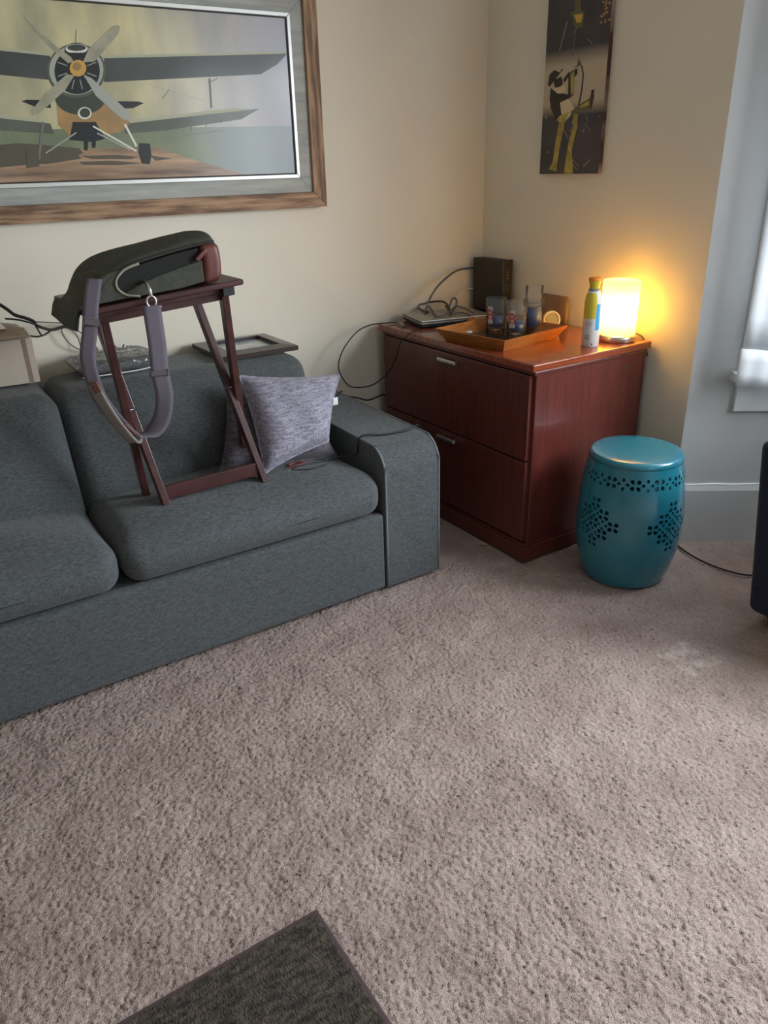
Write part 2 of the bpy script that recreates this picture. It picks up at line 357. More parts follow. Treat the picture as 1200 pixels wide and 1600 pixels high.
# ================================================================== THE ROOM
def carpet_floor():
    def axis(lo, a, b, hi, st): return np.concatenate([np.linspace(lo,a,8,endpoint=False), np.arange(a,b,st), np.linspace(b,hi,8)])
    A0,A1,B0,B1 = -1.25,2.95,-0.05,2.05
    xs = axis(-3.4,A0,A1,3.3,0.0038); ys = axis(-3.7,B0,B1,2.9,0.0038)
    X, Y = np.meshgrid(xs, ys); n = X.shape
    def smooth(a, k):
        for _ in range(k): a = (a + np.roll(a,1,0) + np.roll(a,-1,0) + np.roll(a,1,1) + np.roll(a,-1,1))/5
        return a
    g = smooth(rng.standard_normal(n),1); g /= g.std(); g = 0.6*g + 0.7*rng.standard_normal(n); big = smooth(rng.standard_normal(n),60); big /= big.std()
    Z = np.clip(g,-2.2,1.6)*0.0015 + np.clip(big,-2,2)*0.0012 - 0.006
    fine = np.clip(np.minimum(np.minimum(X-A0,A1-X),np.minimum(Y-B0,B1-Y))/0.06,0,1); Z = Z*fine - 0.005*(1-fine)
    J = 0.0012*fine; X = X + smooth(rng.standard_normal(n),0)*J; Y = Y + smooth(rng.standard_normal(n),0)*J
    co = np.stack([X,Y,Z],-1).reshape(-1,3).astype(np.float32); H, W = n
    i = np.arange(H*W).reshape(H,W); q = np.stack([i[:-1,:-1],i[:-1,1:],i[1:,1:],i[1:,:-1]],-1).reshape(-1).astype(np.int32); nf = len(q)//4
    me = bpy.data.meshes.new('floor'); me.vertices.add(len(co)); me.vertices.foreach_set('co', co.ravel())
    me.loops.add(len(q)); me.loops.foreach_set('vertex_index', q); me.polygons.add(nf); me.polygons.foreach_set('loop_start', np.arange(0,len(q),4,dtype=np.int32))
    me.materials.append(MATS['carpet']); me.update(calc_edges=True); me.validate(); me.polygons.foreach_set('use_smooth', np.ones(nf,bool))
    o = bpy.data.objects.new('floor', me); COL.objects.link(o); o['kind'] = 'structure'; o['label'] = 'taupe cut pile wall to wall carpet'
carpet_floor()
T = 0.10
struct('wall_left', MB().box((-3.5,YA,-0.02),(XB+T,YA+T,ZC)), 'wall_paint')
struct('wall_back', MB().box((XB,BC.y,-0.02),(XB+T,YA,ZC)), 'wall_paint')
def window_wall(name, p, q, s0, s1, z0, z1, mat):
    """wall from p to q with one window hole; inside is on the left of p to q's right"""
    d = (q-p); L = d.length; d.normalize(); n = Vector((d.y,-d.x,0)); n = n if n.dot(Vector((0.5,0.2,0))-p) > 0 else -n
    mb = MB()
    def slab(a,b,c,e):
        mb.prism([(a,c),(b,c),(b,e),(a,e)], lambda t: p+d*t[0]+Vector((0,0,t[1])), lambda t: p+d*t[0]-n*T+Vector((0,0,t[1])))
    slab(0,s0,-0.02,ZC); slab(s1,L,-0.02,ZC); slab(s0,s1,-0.02,z0); slab(s0,s1,z1,ZC)
    return struct(name, mb, mat), d, n
def window_unit(name, p, d, n, s0, s1, z0, z1):
    """sash frame, meeting rail, panes"""
    P = lambda s,z,o: p + d*s + n*o + Vector((0,0,z))
    root = bpy.data.objects.new(name, None); COL.objects.link(root); root.location = P((s0+s1)/2,z0,0); root['kind'] = 'structure'
    def bar(nm, a,b,c,e,o0,o1,m='casing_white'):
        return part(nm, MB().prism([(a,c),(b,c),(b,e),(a,e)], lambda t:P(t[0],t[1],o1), lambda t:P(t[0],t[1],o0), bev=0.003), m, root)
    zm = (z0+z1)/2
    bar('window_frame',s0,s0+0.04,z0,z1,-0.09,-0.02); bar('window_frame',s1-0.04,s1,z0,z1,-0.09,-0.02); bar('window_frame',s0+0.04,s1-0.04,z1-0.04,z1,-0.09,-0.02); bar('window_frame',s0+0.04,s1-0.04,z0,z0+0.05,-0.09,-0.02)
    bar('meeting_rail',s0+0.04,s1-0.04,zm-0.02,zm+0.02,-0.08,-0.03)
    bar('window_casing',s0-0.10,s0,z0,z1+0.10,0,0.018); bar('window_casing',s1,s1+0.10,z0,z1+0.10,0,0.018); bar('window_casing',s0,s1,z1,z1+0.10,0,0.018)
    bar('window_sill',s0-0.125,s1+0.125,z0-0.03,z0,-0.02,0.05); bar('window_apron',s0-0.10,s1+0.10,z0-0.145,z0-0.03,0,0.018)
    return root
_, dC, nC = window_wall('wall_right', BC, CD, 0.26, 0.88, 0.66, 2.16, 'bay_daylit_paint')
_, dD, nD = window_wall('wall_bay_front', CD, DE, 0.25, 1.40, 0.66, 2.16, 'bay_daylit_paint')
_, dE, nE = window_wall('wall_bay_side', DE, EF, 0.18, 0.82, 0.66, 2.16, 'bay_daylit_paint')
window_unit('window_1', BC, dC, nC, 0.26, 0.88, 0.66, 2.16)
window_unit('window_2', CD, dD, nD, 0.25, 1.40, 0.66, 2.16)
window_unit('window_3', DE, dE, nE, 0.18, 0.82, 0.66, 2.16)
struct('wall_bay_return', MB().box((XB,-3.7,-0.02),(XB+T,EF.y,ZC)), 'wall_paint')
w4, d4, n4 = window_wall('wall_rear', Vector((-3.4,-3.6,0)), Vector((XB,-3.6,0)), 3.65, 4.95, 0.66, 2.16, 'wall_paint')
window_unit('window_4', Vector((-3.4,-3.6,0)), d4, n4, 3.65, 4.95, 0.66, 2.16)
struct('wall_far_left', MB().box((-3.5,-3.7,-0.02),(-3.4,YA,ZC)), 'wall_paint')
struct('ceiling', MB().box((-3.5,-3.8,ZC),(3.4,YA+T,ZC+0.08)), 'ceiling_paint')
# baseboards with a caulked top edge
def baseboard(name, p, q, h=0.226, th=0.016):
    d = (q-p); d.normalize(); n = Vector((d.y,-d.x,0)); n = n if n.dot(Vector((0.5,0.2,0))-p) > 0 else -n; L = (q-p).length
    mb = MB().prism([(0,-0.01),(th,-0.01),(th,h-0.02),(th*0.45,h),(0,h)], lambda t: p+n*t[0]+Vector((0,0,t[1])), lambda t: q+n*t[0]+Vector((0,0,t[1])))
    o = struct(name, mb, 'trim_paint')
    pts = [p+d*(L*i/14)+n*(0.004)+Vector((0,0,h+0.002+random.uniform(-0.002,0.002))) for i in range(15)]
    part('caulk_line', MB().tube(pts, 0.0045, 6, sub=4), 'caulk', o)
baseboard('baseboard_right', BC, CD); baseboard('baseboard_left', Vector((1.30,YA,0)), Vector((XB,YA,0))); baseboard('baseboard_back', Vector((XB,YA,0)), BC)

# sheer curtain hanging in front of the near bay window
def curtain():
    root = thing('sheer_curtain', 'white sheer curtain panel hanging over the bay window sill', 'curtain', BC + dC*0.5 + nC*0.085)
    P = lambda s,z,o: BC + dC*s + nC*o + Vector((0,0,z))
    def bot(u): return 0.632 + 0.012*sin(9*u) - 0.030*min(1,u*6)
    def fold(u,v): return 0.085 + (0.012*sin(u*34) + 0.008*sin(u*61+1.0))*(0.55+0.45*v)
    def cloth(u,v): s = 0.128 + 0.80*u; z = bot(u)+0.125 + (2.24-bot(u)-0.125)*v; return P(s, z, fold(u,v))
    part('curtain_panel', MB().sheet(cloth, 110, 14, 0.0015), 'sheer_curtain', root)
    def hem(u,v): s = 0.120 + 0.815*u; z = bot(u) + 0.128*v; return P(s, z, fold(u,v*0.1)+0.004)
    part('curtain_hem', MB().sheet(hem, 110, 3, 0.003), 'sheer_curtain', root, 'double folded hem band')
    part('curtain_rod', MB().tube([P(0.06,2.245,0.085),P(0.98,2.245,0.085)],0.009,10,sub=1), 'brushed_metal', root)
curtain()

# ================================================================== SOFA
def sofa():
    root = thing('sofa', 'charcoal grey tweed sofa with two seat cushions and square rounded arms', 'sofa', (0.39,2.36,0))
    X0, X1, YF, YB = -0.47, 1.25, 1.949, 2.775
    part('front_panel', MB().rbox(((X0+X1)/2,1.972,0.150),((X1-X0)/2-0.002,0.020,0.140),0.010,14,2), 'sofa_cloth', root)
    part('seat_deck', MB().box((X0,1.99,0.06),(X1,YB,0.285),0.01), 'sofa_cloth', root)
    # arms: square section, front top edge rolled
    prof = [(YF,0.012),(YF,0.425)] + [(YF+0.085*(1-cos(a)),0.425+0.090*sin(a)) for a in [pi/2*i/9 for i in range(1,10)]] + [(2.40,0.522),(YB,0.528),(YB,0.012)]
    for a, b in ((X1,1.478),(-0.70,X0)):
        ar = part('arm', MB().prism(prof, lambda p:(a+0.001,p[0],p[1]), lambda p:(b,p[0],p[1]), bev=0.010, seg=3), 'sofa_cloth', root)
        for x in (a+0.006, b-0.004):
            part('highlight_piping', MB().tube([(x,p[0]+0.001 if i<11 else p[0],p[1]-0.001) for i,p in enumerate(prof[:-1])],0.0042,6,sub=2), 'highlight_piping', ar)
    # seat cushions
    for x0, x1 in ((0.394,1.246),(-0.466,0.386)):
        hx = (x1-x0)/2
        def fn(u,q):
            z = q.z + (0.028*(1-u.x**4)*(1-u.y**2) if u.z > 0 else 0); y = q.y - 0.014*(1-u.z**2)*(1-abs(u.x)**6)*(u.y < 0)
            if u.y < -0.5 and u.z > -1: y += 0.03*max(0,u.z)**2*(-u.y)
            z += 0.006*sin(5*u.x+3*u.y)*(u.z > 0)
            return (q.x, y, z)
        part('seat_cushion', MB().rbox(((x0+x1)/2, 2.165, 0.361),(hx,0.222,0.070),0.058,14,6,fn), 'sofa_cloth', root)
    # back
    part('back_frame', MB().box((X0,2.58,0.06),(X1,YB,0.70),0.02), 'sofa_cloth', root)
    for x0, x1, dy, dz in ((0.392,1.246,0.0,0.0),(-0.466,0.388,-0.035,0.012)):
        hx = (x1-x0)/2; hy, hz = 0.16, 0.205
        def fn(u,q):
            y = q.y + 0.075*(u.z) - (0.030*(1-u.x**4)*(1-u.z**2) if u.y < 0 else 0)
            if u.y > 0: y = min(y, 0.0+0.19)
            z = q.z + (0.010*(1-u.x**2) if u.z > 0 else 0)
            return (q.x, y, z)
        part('back_cushion', MB().rbox(((x0+x1)/2, 2.53+dy, 0.535+dz),(hx,hy,hz),0.055,14,6,fn), 'sofa_cloth', root)
    for x, y in ((1.45,2.02),(-0.66,2.02),(1.45,2.72),(-0.66,2.72)):
        part('foot', MB().lathe([(0.018,0),(0.024,0.004),(0.024,0.03),(0.016,0.062)],(x,y,0.0),16), 'black_plastic', root)
    part('adjuster_knob', MB().lathe([(0.0,-0.012),(0.013,-0.01),(0.016,0.0),(0.013,0.01),(0,0.012)],(1.485,1.985,0.062),16), 'black_plastic', root, 'small black knob')
sofa()

# ================================================================== CABINET
def cabinet():
    x0, x1, y0, y1 = 1.772, 2.338, 1.826, 2.745
    root = thing('filing_cabinet', 'two drawer mahogany lateral filing cabinet in the corner', 'cabinet', ((x0+x1)/2,(y0+y1)/2,0))
    part('body', MB().box((x0+0.018,y0,0.055),(x1,y1,0.712),0.003), 'mahogany', root)
    part('base_plinth', MB().prism([(x0-0.006,y0-0.008),(x1,y0-0.008),(x1,y1),(x0-0.006,y1)], lambda p:(p[0],p[1],0.0), lambda p:(p[0],p[1],0.058), bev=0.004), 'mahogany', root)
    part('base_moulding', MB().prism([(x0+0.002,y0-0.001),(x1,y0-0.001),(x1,y1),(x0+0.002,y1)], lambda p:(p[0],p[1],0.057), lambda p:(p[0],p[1],0.070), bev=0.004), 'mahogany', root)
    part('neck_moulding', MB().box((x0+0.004,y0-0.006,0.700),(x1,y1+0.004,0.716),0.004), 'mahogany', root)
    part('top', MB().box((x0-0.013,y0-0.014,0.716),(x1+0.008,y1+0.010,0.742),0.004,3), 'mahogany_top', root)
    for z0, z1 in ((0.392,0.698),(0.078,0.386)):
        d = part('drawer', MB().box((x0,y0+0.014,z0),(x0+0.025,y1-0.010,z1),0.003), 'mahogany', root)
        zh = z1-0.026
        part('handle', MB().box((x0-0.022,2.222,zh-0.007),(x0-0.008,2.332,zh+0.007),0.003).box((x0-0.012,2.232,zh-0.005),(x0+0.002,2.242,zh+0.005)).box((x0-0.012,2.312,zh-0.005),(x0+0.002,2.322,zh+0.005)), 'brushed_metal', d, 'brushed nickel bar handle')
    part('lock', MB().box((x1-0.12,y0-0.001,0.655),(x1-0.10,y0+0.002,0.663),0.001), 'dark_metal', root)
cabinet()
ZT = 0.742

# ================================================================== GARDEN STOOL
def garden_stool():
    c = Vector((2.022,1.572,0)); Hh = 0.462
    root = thing('garden_stool', 'teal glazed ceramic barrel stool with pierced flower pattern', 'stool', c)
    key = [(0.0,0.140),(0.02,0.147),(0.08,0.165),(0.14,0.1745),(0.20,0.178),(0.27,0.1765),(0.34,0.170),(0.40,0.161),(0.435,0.155),(0.447,0.153)]
    zs = np.array([k[0] for k in key]); rs = np.array([k[1] for k in key]); 
    co = np.polyfit(zs, rs, 6); R = lambda z: float(np.polyval(co, z))
    NU, NV = 440, 176; Z1 = 0.440
    # pierced petals: (arc position in metres at r=0.17, height, size, turn)
    petals = []
    RR = 0.17; per = 2*pi*RR
    def quatre(s, z, a, d):          # four petals on the diagonals
        for k in range(4):
            t = pi/4 + k*pi/2; petals.append((s + d*cos(t), z + d*sin(t), a, t))
    def cross(s, z, a, d):
        for k in range(4):
            t = k*pi/2; petals.append((s + d*cos(t), z + d*sin(t), a, t))
    nb = 13
    for k in range(nb):
        s = per*k/nb; quatre(s, 0.393, 0.0080, 0.0145); cross(s+per/nb/2, 0.393, 0.0060, 0.0145)
    view = math.atan2(-c.y, -c.x)
    for k in range(4):
        s0 = (view + radians(51) - k*pi/2) % (2*pi) * RR; z0 = 0.240
        for (i,j) in ((0,2),(-1,1),(1,1),(-2,0),(0,0),(2,0),(-1,-1),(1,-1),(0,-2)): quatre(s0+i*0.0355, z0+j*0.0355, 0.0084, 0.0134)
        for (i,j) in ((0,1),(-1,0),(1,0),(0,-1)): cross(s0+i*0.0355, z0+j*0.0355, 0.0058, 0.0125)
    S, Zg = np.meshgrid(np.arange(NU)/NU*per, np.linspace(0.012,Z1,NV+1))
    sdf = np.full(S.shape, 1.0); gx = np.zeros(S.shape); gz = np.zeros(S.shape)
    for (s,z,a,t) in petals:
        ds = (S - s + per/2) % per - per/2; dz = Zg - z; near = (abs(ds) < 0.02)&(abs(dz) < 0.02)
        if not near.any(): continue
        x = ds*cos(t)+dz*sin(t); y = -ds*sin(t)+dz*cos(t)         # x outwards from the flower centre
        wdt = 1.0 + 0.45*np.clip(x/a,-1,1)                         # fuller at the outer end
        yy = y/(wdt*0.78); rad = np.sqrt(x*x+yy*yy)+1e-9; d = rad - a
        m = near & (d < sdf); sdf[m] = d[m]; ux = (x/rad); uy = (yy/rad)
        gx[m] = (ux*cos(t)-uy*sin(t))[m]; gz[m] = (ux*sin(t)+uy*cos(t))[m]
    cell = per/NU; snap = abs(sdf) < cell*0.62
    S2 = np.where(snap, S-gx*sdf, S); Z2 = np.where(snap, Zg-gz*sdf, Zg); val = np.where(snap, 0.0, sdf)
    mb = MB(); vs = []; TH = 0.008
    for lay in (0,1):
        for j in range(NV+1):
            for i in range(NU): z = float(Z2[j,i]); r = R(z)-lay*TH; a = S2[j,i]/RR; vs.append((c.x+r*cos(a), c.y+r*sin(a), z))
    o = (NV+1)*NU; fs = []; keep = np.zeros((NV,NU),bool)
    for j in range(NV):
        for i in range(NU):
            i2 = (i+1)%NU; keep[j,i] = (val[j,i]+val[j,i2]+val[j+1,i]+val[j+1,i2]) > -1e-6 and min(val[j,i],val[j,i2],val[j+1,i],val[j+1,i2]) >= -1e-6
    for j in range(NV):
        for i in range(NU):
            if not keep[j,i]: continue
            i2 = (i+1)%NU; a,b,cc,d = j*NU+i, j*NU+i2, (j+1)*NU+i2, (j+1)*NU+i
            fs.append((a,b,cc,d)); fs.append((a+o,d+o,cc+o,b+o))
            if j > 0 and not keep[j-1,i]: fs.append((b,a,a+o,b+o))
            if j < NV-1 and not keep[j+1,i]: fs.append((d,cc,cc+o,d+o))
            if not keep[j,(i-1)%NU]: fs.append((a,d,d+o,a+o))
            if not keep[j,i2]: fs.append((cc,b,b+o,cc+o))
    mb.add(vs, fs, 0, True)
    b = part('barrel', mb, 'teal_glaze', root)
    me = b.data; bm = bmesh.new(); bm.from_mesh(me)
    for e in bm.edges:
        if len(e.link_faces) == 2 and e.calc_face_angle(0) > 0.8: e.smooth = False
    bm.to_mesh(me); bm.free()
    r1 = R(Z1)
    part('seat_top', MB().lathe([(r1-TH,Z1-0.006),(r1-0.0005,Z1),(r1-0.0008,Z1+0.008),(r1-0.003,Z1+0.0155),(r1-0.008,Z1+0.0205),(r1-0.014,Z1+0.022),(r1-0.05,Z1+0.0222),(0,Z1+0.022)],c,96), 'teal_glaze', root)
    part('base_ring', MB().lathe([(R(0.012)-TH,0.014),(R(0.012)-TH,0.0),(R(0)-0.002,0.0),(R(0.006),0.004),(R(0.012),0.0125)],c,96,cap=False), 'teal_glaze', root)
garden_stool()

# ================================================================== FOLDING TRAY TABLE on the sofa
TZ = lambda x: 1.066 + (x-0.63)*0.085            # tilted table top (upper face)
def tray_table():
    root = thing('tray_table', 'dark red wooden folding tray table standing on the sofa seat', 'table', (0.73,2.165,0.44))
    FL,FR,RL,RR_ = (0.576,2.094,0.436),(0.893,2.094,0.444),(0.553,2.226,0.440),(0.893,2.230,0.448)
    FLt,FRt,RLt,RRt = (0.480,2.075,1.040),(0.816,2.075,1.066),(0.497,2.255,1.035),(0.786,2.255,1.052)
    ext = lambda p,q,k: Vector(q) + (Vector(q)-Vector(p)).normalized()*k
    W, D = 0.020, 0.030
    part('leg', MB().beam(RL, ext(RL,FLt,0.012), W, D, (1,0,0), 0.002), 'tray_wood', root)
    part('leg', MB().beam(FL, RLt, W, D, (1,0,0), 0.002), 'tray_wood', root)
    part('leg', MB().beam(RR_, FRt, W, D, (1,0,0), 0.002), 'tray_wood', root)
    part('leg', MB().beam(FR, RRt, W, D, (1,0,0), 0.002), 'tray_wood', root)
    lerp = lambda a,b,t: Vector(a).lerp(Vector(b),t)
    part('stretcher', MB().beam(lerp(FL,RLt,0.085), lerp(FR,RRt,0.085), 0.016, 0.042, (0,1,0), 0.002), 'tray_wood', root)
    part('stretcher', MB().beam(lerp(RL,FLt,0.955)+Vector((0,0.012,0)), lerp(RR_,FRt,0.955)+Vector((0,0.012,0)), 0.016, 0.026, (0,1,0), 0.002), 'tray_wood', root)
    part('stretcher', MB().beam(lerp(FL,RLt,0.985), lerp(FR,RRt,0.985), 0.016, 0.026, (0,1,0), 0.002), 'tray_wood', root)
    x0,x1,y0,y1 = 0.420,0.850,2.005,2.335
    poly = [(x0,y0),(x1,y0),(x1,y1),(x0,y1)]
    part('table_top', MB().prism(poly, lambda p:(p[0],p[1],TZ(p[0])-0.016), lambda p:(p[0],p[1],TZ(p[0])), bev=0.005, seg=3), 'tray_wood', root)
    for y in (2.055,2.270): part('top_batten', MB().prism([(x0+0.05,y),(x1-0.035,y),(x1-0.035,y+0.022),(x0+0.05,y+0.022)], lambda p:(p[0],p[1],TZ(p[0])-0.016), lambda p:(p[0],p[1],TZ(p[0])-0.034), bev=0.002), 'tray_wood', root)
    part('clip', MB().prism([(0.800,2.03),(0.832,2.03),(0.832,2.05),(0.800,2.05)], lambda p:(p[0],p[1],TZ(p[0])-0.016), lambda p:(p[0],p[1],TZ(p[0])-0.042), bev=0.002), 'black_plastic', root, 'black plastic leg clip')
    for t in (0.5,):
        for a,b,c_,d in ((RL,FLt,FL,RLt),(RR_,FRt,FR,RRt)):
            m = (lerp(a,b,t)+lerp(c_,d,t))/2; part('pivot_bolt', MB().tube([m+Vector((-0.024,0,0)),m+Vector((0.024,0,0))],0.005,10,sub=1), 'dark_metal', root)
tray_table()

# ================================================================== MESSENGER BAG
def ribbon(path, width, th, sub=6, side=(1,0,0), twist=None):
    P = spline(path, sub); N = len(P)-1
    def fn(u,v):
        i = v*N; a = P[int(round(i))]; k = int(round(i)); t = (P[min(k+1,N)]-P[max(k-1,0)]).normalized()
        sd = Vector(side)
        if twist: ang = twist(v); sd = Vector((cos(ang), sin(ang), 0))
        sd = (sd - t*sd.dot(t)).normalized(); return a + sd*((u-0.5)*width)
    return MB().sheet(fn, 4, N, th)
def bag():
    root = thing('messenger_bag', 'olive canvas messenger bag with brown leather corner lying on the tray table', 'bag', (0.62,2.17,TZ(0.62)))
    z = lambda x,h: TZ(x)+h
    bx = lambda x: 0.624+(x-0.64)*0.90      # compact scale along the bag
    q3 = lambda y: (lambda p:(bx(p[0]),y,z(bx(p[0]),p[1]*0.95)))
    # body: slumped rounded box following the table's tilt
    def fn(u,q): 
        sl = 0.72+0.28*min(1,(u.x+1)*0.9); zz = q.z*sl + 0.085*q.x + (0.008*sin(4*u.x+2*u.y) if u.z > 0 else 0); return (q.x, q.y - 0.008*(1-u.z**2)*(u.y<0), zz - 0.052*(1-sl))
    part('body', MB().rbox((0.624,2.165,TZ(0.624)+0.0465),(0.160,0.130,0.0455),0.03,10,5,fn), 'olive_canvas', root)
    # flap: over the top, round the left end and drooping past the table's edge
    prof = [(0.786,0.120),(0.72,0.116),(0.65,0.108),(0.58,0.100),(0.525,0.088),(0.488,0.068),(0.466,0.042),(0.452,0.020),(0.438,0.009),(0.424,0.002),(0.413,-0.014),(0.406,-0.036),(0.402,-0.050)]
    S = spline([(x,0,z(x,h)) for x,h in prof],5); N = len(S)-1
    def flapf(u,v):
        p = S[int(round(u*N))]; y = 2.025 + 0.285*v; edge = (abs(v-0.5)*2)**6
        return (p.x, y, p.z - 0.016*edge*(u < 0.75) + 0.004*sin(9*u+5*v))
    part('flap', MB().sheet(flapf, N, 14, 0.005), 'olive_canvas', root)
    part('flap_trim', MB().tube([flapf(i/20,0.0) for i in range(21)],0.0042,6,sub=2), 'olive_dark', root)
    # curled flap side with pale edge on the opening
    cx = 0.545; C0 = [(cx+0.045,0.088),(cx+0.005,0.080),(cx-0.022,0.060),(cx-0.024,0.036),(cx-0.002,0.016),(cx+0.035,0.006)]
    part('gusset_edge', MB().tube([q3(2.020)((x,h)) for x,h in C0],0.0036,6), 'olive_piping', root, 'pale edge binding')
    part('gusset', MB().prism([(0.455,0.006),(0.455,0.058),(0.50,0.076)]+C0, q3(2.0215), q3(2.045), bev=0.002), 'olive_canvas', root)
    # solid near-black slab paints the mouth's shade, and the front pocket below it
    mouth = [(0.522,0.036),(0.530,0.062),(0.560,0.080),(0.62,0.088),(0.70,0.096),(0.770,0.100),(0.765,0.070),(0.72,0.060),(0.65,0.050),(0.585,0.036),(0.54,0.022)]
    part('bag_mouth_shade', MB().prism(mouth, q3(2.0235), q3(2.040)), 'opening_shade', root)
    pk = [(0.545,0.006),(0.545,0.024),(0.59,0.038),(0.65,0.050),(0.72,0.061),(0.776,0.068),(0.776,0.010),(0.70,0.004)]
    part('front_pocket', MB().prism(pk, q3(2.0185), q3(2.042), bev=0.004, seg=3), 'olive_canvas', root)
    # leather end
    part('leather_corner', MB().rbox((0.768,2.130,TZ(0.768)+0.053),(0.027,0.114,0.050),0.016,6,4,lambda u,q:(q.x+0.006*(1-u.z**2), q.y, q.z+0.085*q.x)), 'leather', root, 'brown leather end patch')
    part('leather_tab', MB().prism([(0.752,0.075),(0.785,0.098),(0.792,0.088),(0.762,0.066)], q3(2.010), q3(2.020), bev=0.002), 'leather', root)
    # strap: over the left front edge, down to a leather grip, and up to the clip
    y = 1.978
    A = [at_y(147,436,2.012),at_y(145,452,1.992),at_y(142,480,1.984),at_y(140,520,y),at_y(137,560,y),at_y(147,600,y),at_y(160,628,y),at_y(186,660,y),at_y(211,684,y)]
    st = part('strap', ribbon([tuple(p) for p in A],0.036,0.003,6,twist=lambda v: -0.25-0.55*max(0,v-0.35)), 'strap_web', root)
    part('slide_buckle', MB().beam(at_y(131,501,y-0.004),at_y(156,505,y-0.004),0.006,0.020,(0,1,0),0.002), 'dark_metal', st)
    B = [at_y(214,682,y+0.012),at_y(236,676,y+0.016),at_y(252,655,y+0.012),at_y(257,620,y),at_y(250,580,y-0.004),at_y(246,540,y-0.004),at_y(240,500,y),at_y(237,478,y)]
    st2 = part('strap', ribbon([tuple(p) for p in B],0.046,0.003,6,twist=lambda v: -0.9+0.85*min(1,v*1.8)), 'strap_web', root)
    part('slide_buckle', MB().beam(at_y(235,585,y-0.008),at_y(262,582,y-0.008),0.006,0.014,(0,1,0),0.002), 'dark_metal', st2)
    G = [at_y(144,600,y-0.004),at_y(160,628,y-0.008),at_y(180,658,y-0.008),at_y(203,686,y-0.006),at_y(213,690,y-0.004),at_y(214,682,y+0.004)]
    part('shoulder_pad', ribbon([tuple(p) for p in G],0.030,0.006,5,twist=lambda v:-0.8), 'strap_pad', root, 'padded shoulder grip')
    part('pad_tab', ribbon([tuple(at_y(a,b,y-0.013)) for a,b in ((146,597),(150,606),(154,613))],0.020,0.003,4,twist=lambda v:-0.6), 'pad_leather', root)
    part('pad_tab', ribbon([tuple(at_y(a,b,y-0.013)) for a,b in ((192,664),(201,672),(210,680))],0.018,0.003,4,twist=lambda v:-0.6), 'pad_leather', root)
    # swivel clip
    q = at_y(234,455,y+0.010)
    cl = MB().tube([q+Vector((0,0.03,0.022)),q+Vector((0,0.012,0.016)),q+Vector((0,0,0.004)),q+Vector((0.001,0,-0.012))],0.005,8)
    cl.tube([q+Vector((0.012*cos(a),0,-0.026+0.014*sin(a))) for a in [2*pi*i/10 for i in range(10)]],0.0032,6,closed=True)
    cl.beam(q+Vector((-0.022,0,-0.042)),q+Vector((0.024,0,-0.040)),0.006,0.005,(0,1,0))
    part('swivel_clip', cl, 'brushed_metal', root)
bag()

# ================================================================== PILLOWS
def pillow(name, label, corners, thick, mat, pinch=0.06, cat='pillow', tagpos=None):
    TL,TR,BR,BL = [Vector(c) for c in corners]; c = (TL+TR+BR+BL)/4
    n = (TR-TL).cross(BL-TL).normalized(); n = n if n.y < 0 else -n
    root = thing(name, label, cat, (c.x,c.y,min(p.z for p in (TL,TR,BR,BL))))
    N = 30
    def P(u,v,sg):
        a,b = 2*u-1, 2*v-1
        pa = a*(1-pinch*(1-b*b)*abs(a)**1.5); pb = b*(1-pinch*(1-a*a)*abs(b)**1.5)
        uu,vv = (pa+1)/2,(pb+1)/2
        base = (BL.lerp(BR,uu)).lerp(TL.lerp(TR,uu),vv)
        h = thick*max(0,(1-a**4))**0.55*max(0,(1-b**4))**0.55*(1-0.12*b) + 0.004*sin(7*a+3*b)*(1-a*a)*(1-b*b)
        return base + n*h*sg
    mb = MB().grid(lambda u,v:P(u,v,1),N,N).grid(lambda u,v:P(1-u,v,-1),N,N)
    part('cover', mb, mat, root)
    ring = [P(i/12,0,0) for i in range(12)]+[P(1,i/12,0) for i in range(12)]+[P(1-i/12,1,0) for i in range(12)]+[P(0,1-i/12,0) for i in range(12)]
    part('seam_welt', MB().tube(ring,0.004,6,sub=3,closed=True), mat, root)
    if tagpos is not None:
        part('care_tag', MB().rbox(tuple(P(*tagpos,0)+Vector((0.010,0,-0.004))),(0.010,0.002,0.013),0.0015,2,2), 'white_plastic', root, 'white sewn label')
    return root
pillow('dark_pillow','dark grey brown cushion half hidden behind the lavender grey pillow',(at_y(356,622,2.350),at_y(480,600,2.360),at_y(526,714,2.165),at_y(344,741,2.195)),0.050,'dark_pillow_cloth')
pillow('throw_pillow','lavender grey heathered throw pillow leaning on the sofa back',(at_y(374,588,2.300),at_y(530,587,2.250),at_y(512,690,2.130),at_y(414,739,2.120)),0.062,'pillow_cloth',tagpos=(1.0,0.62))

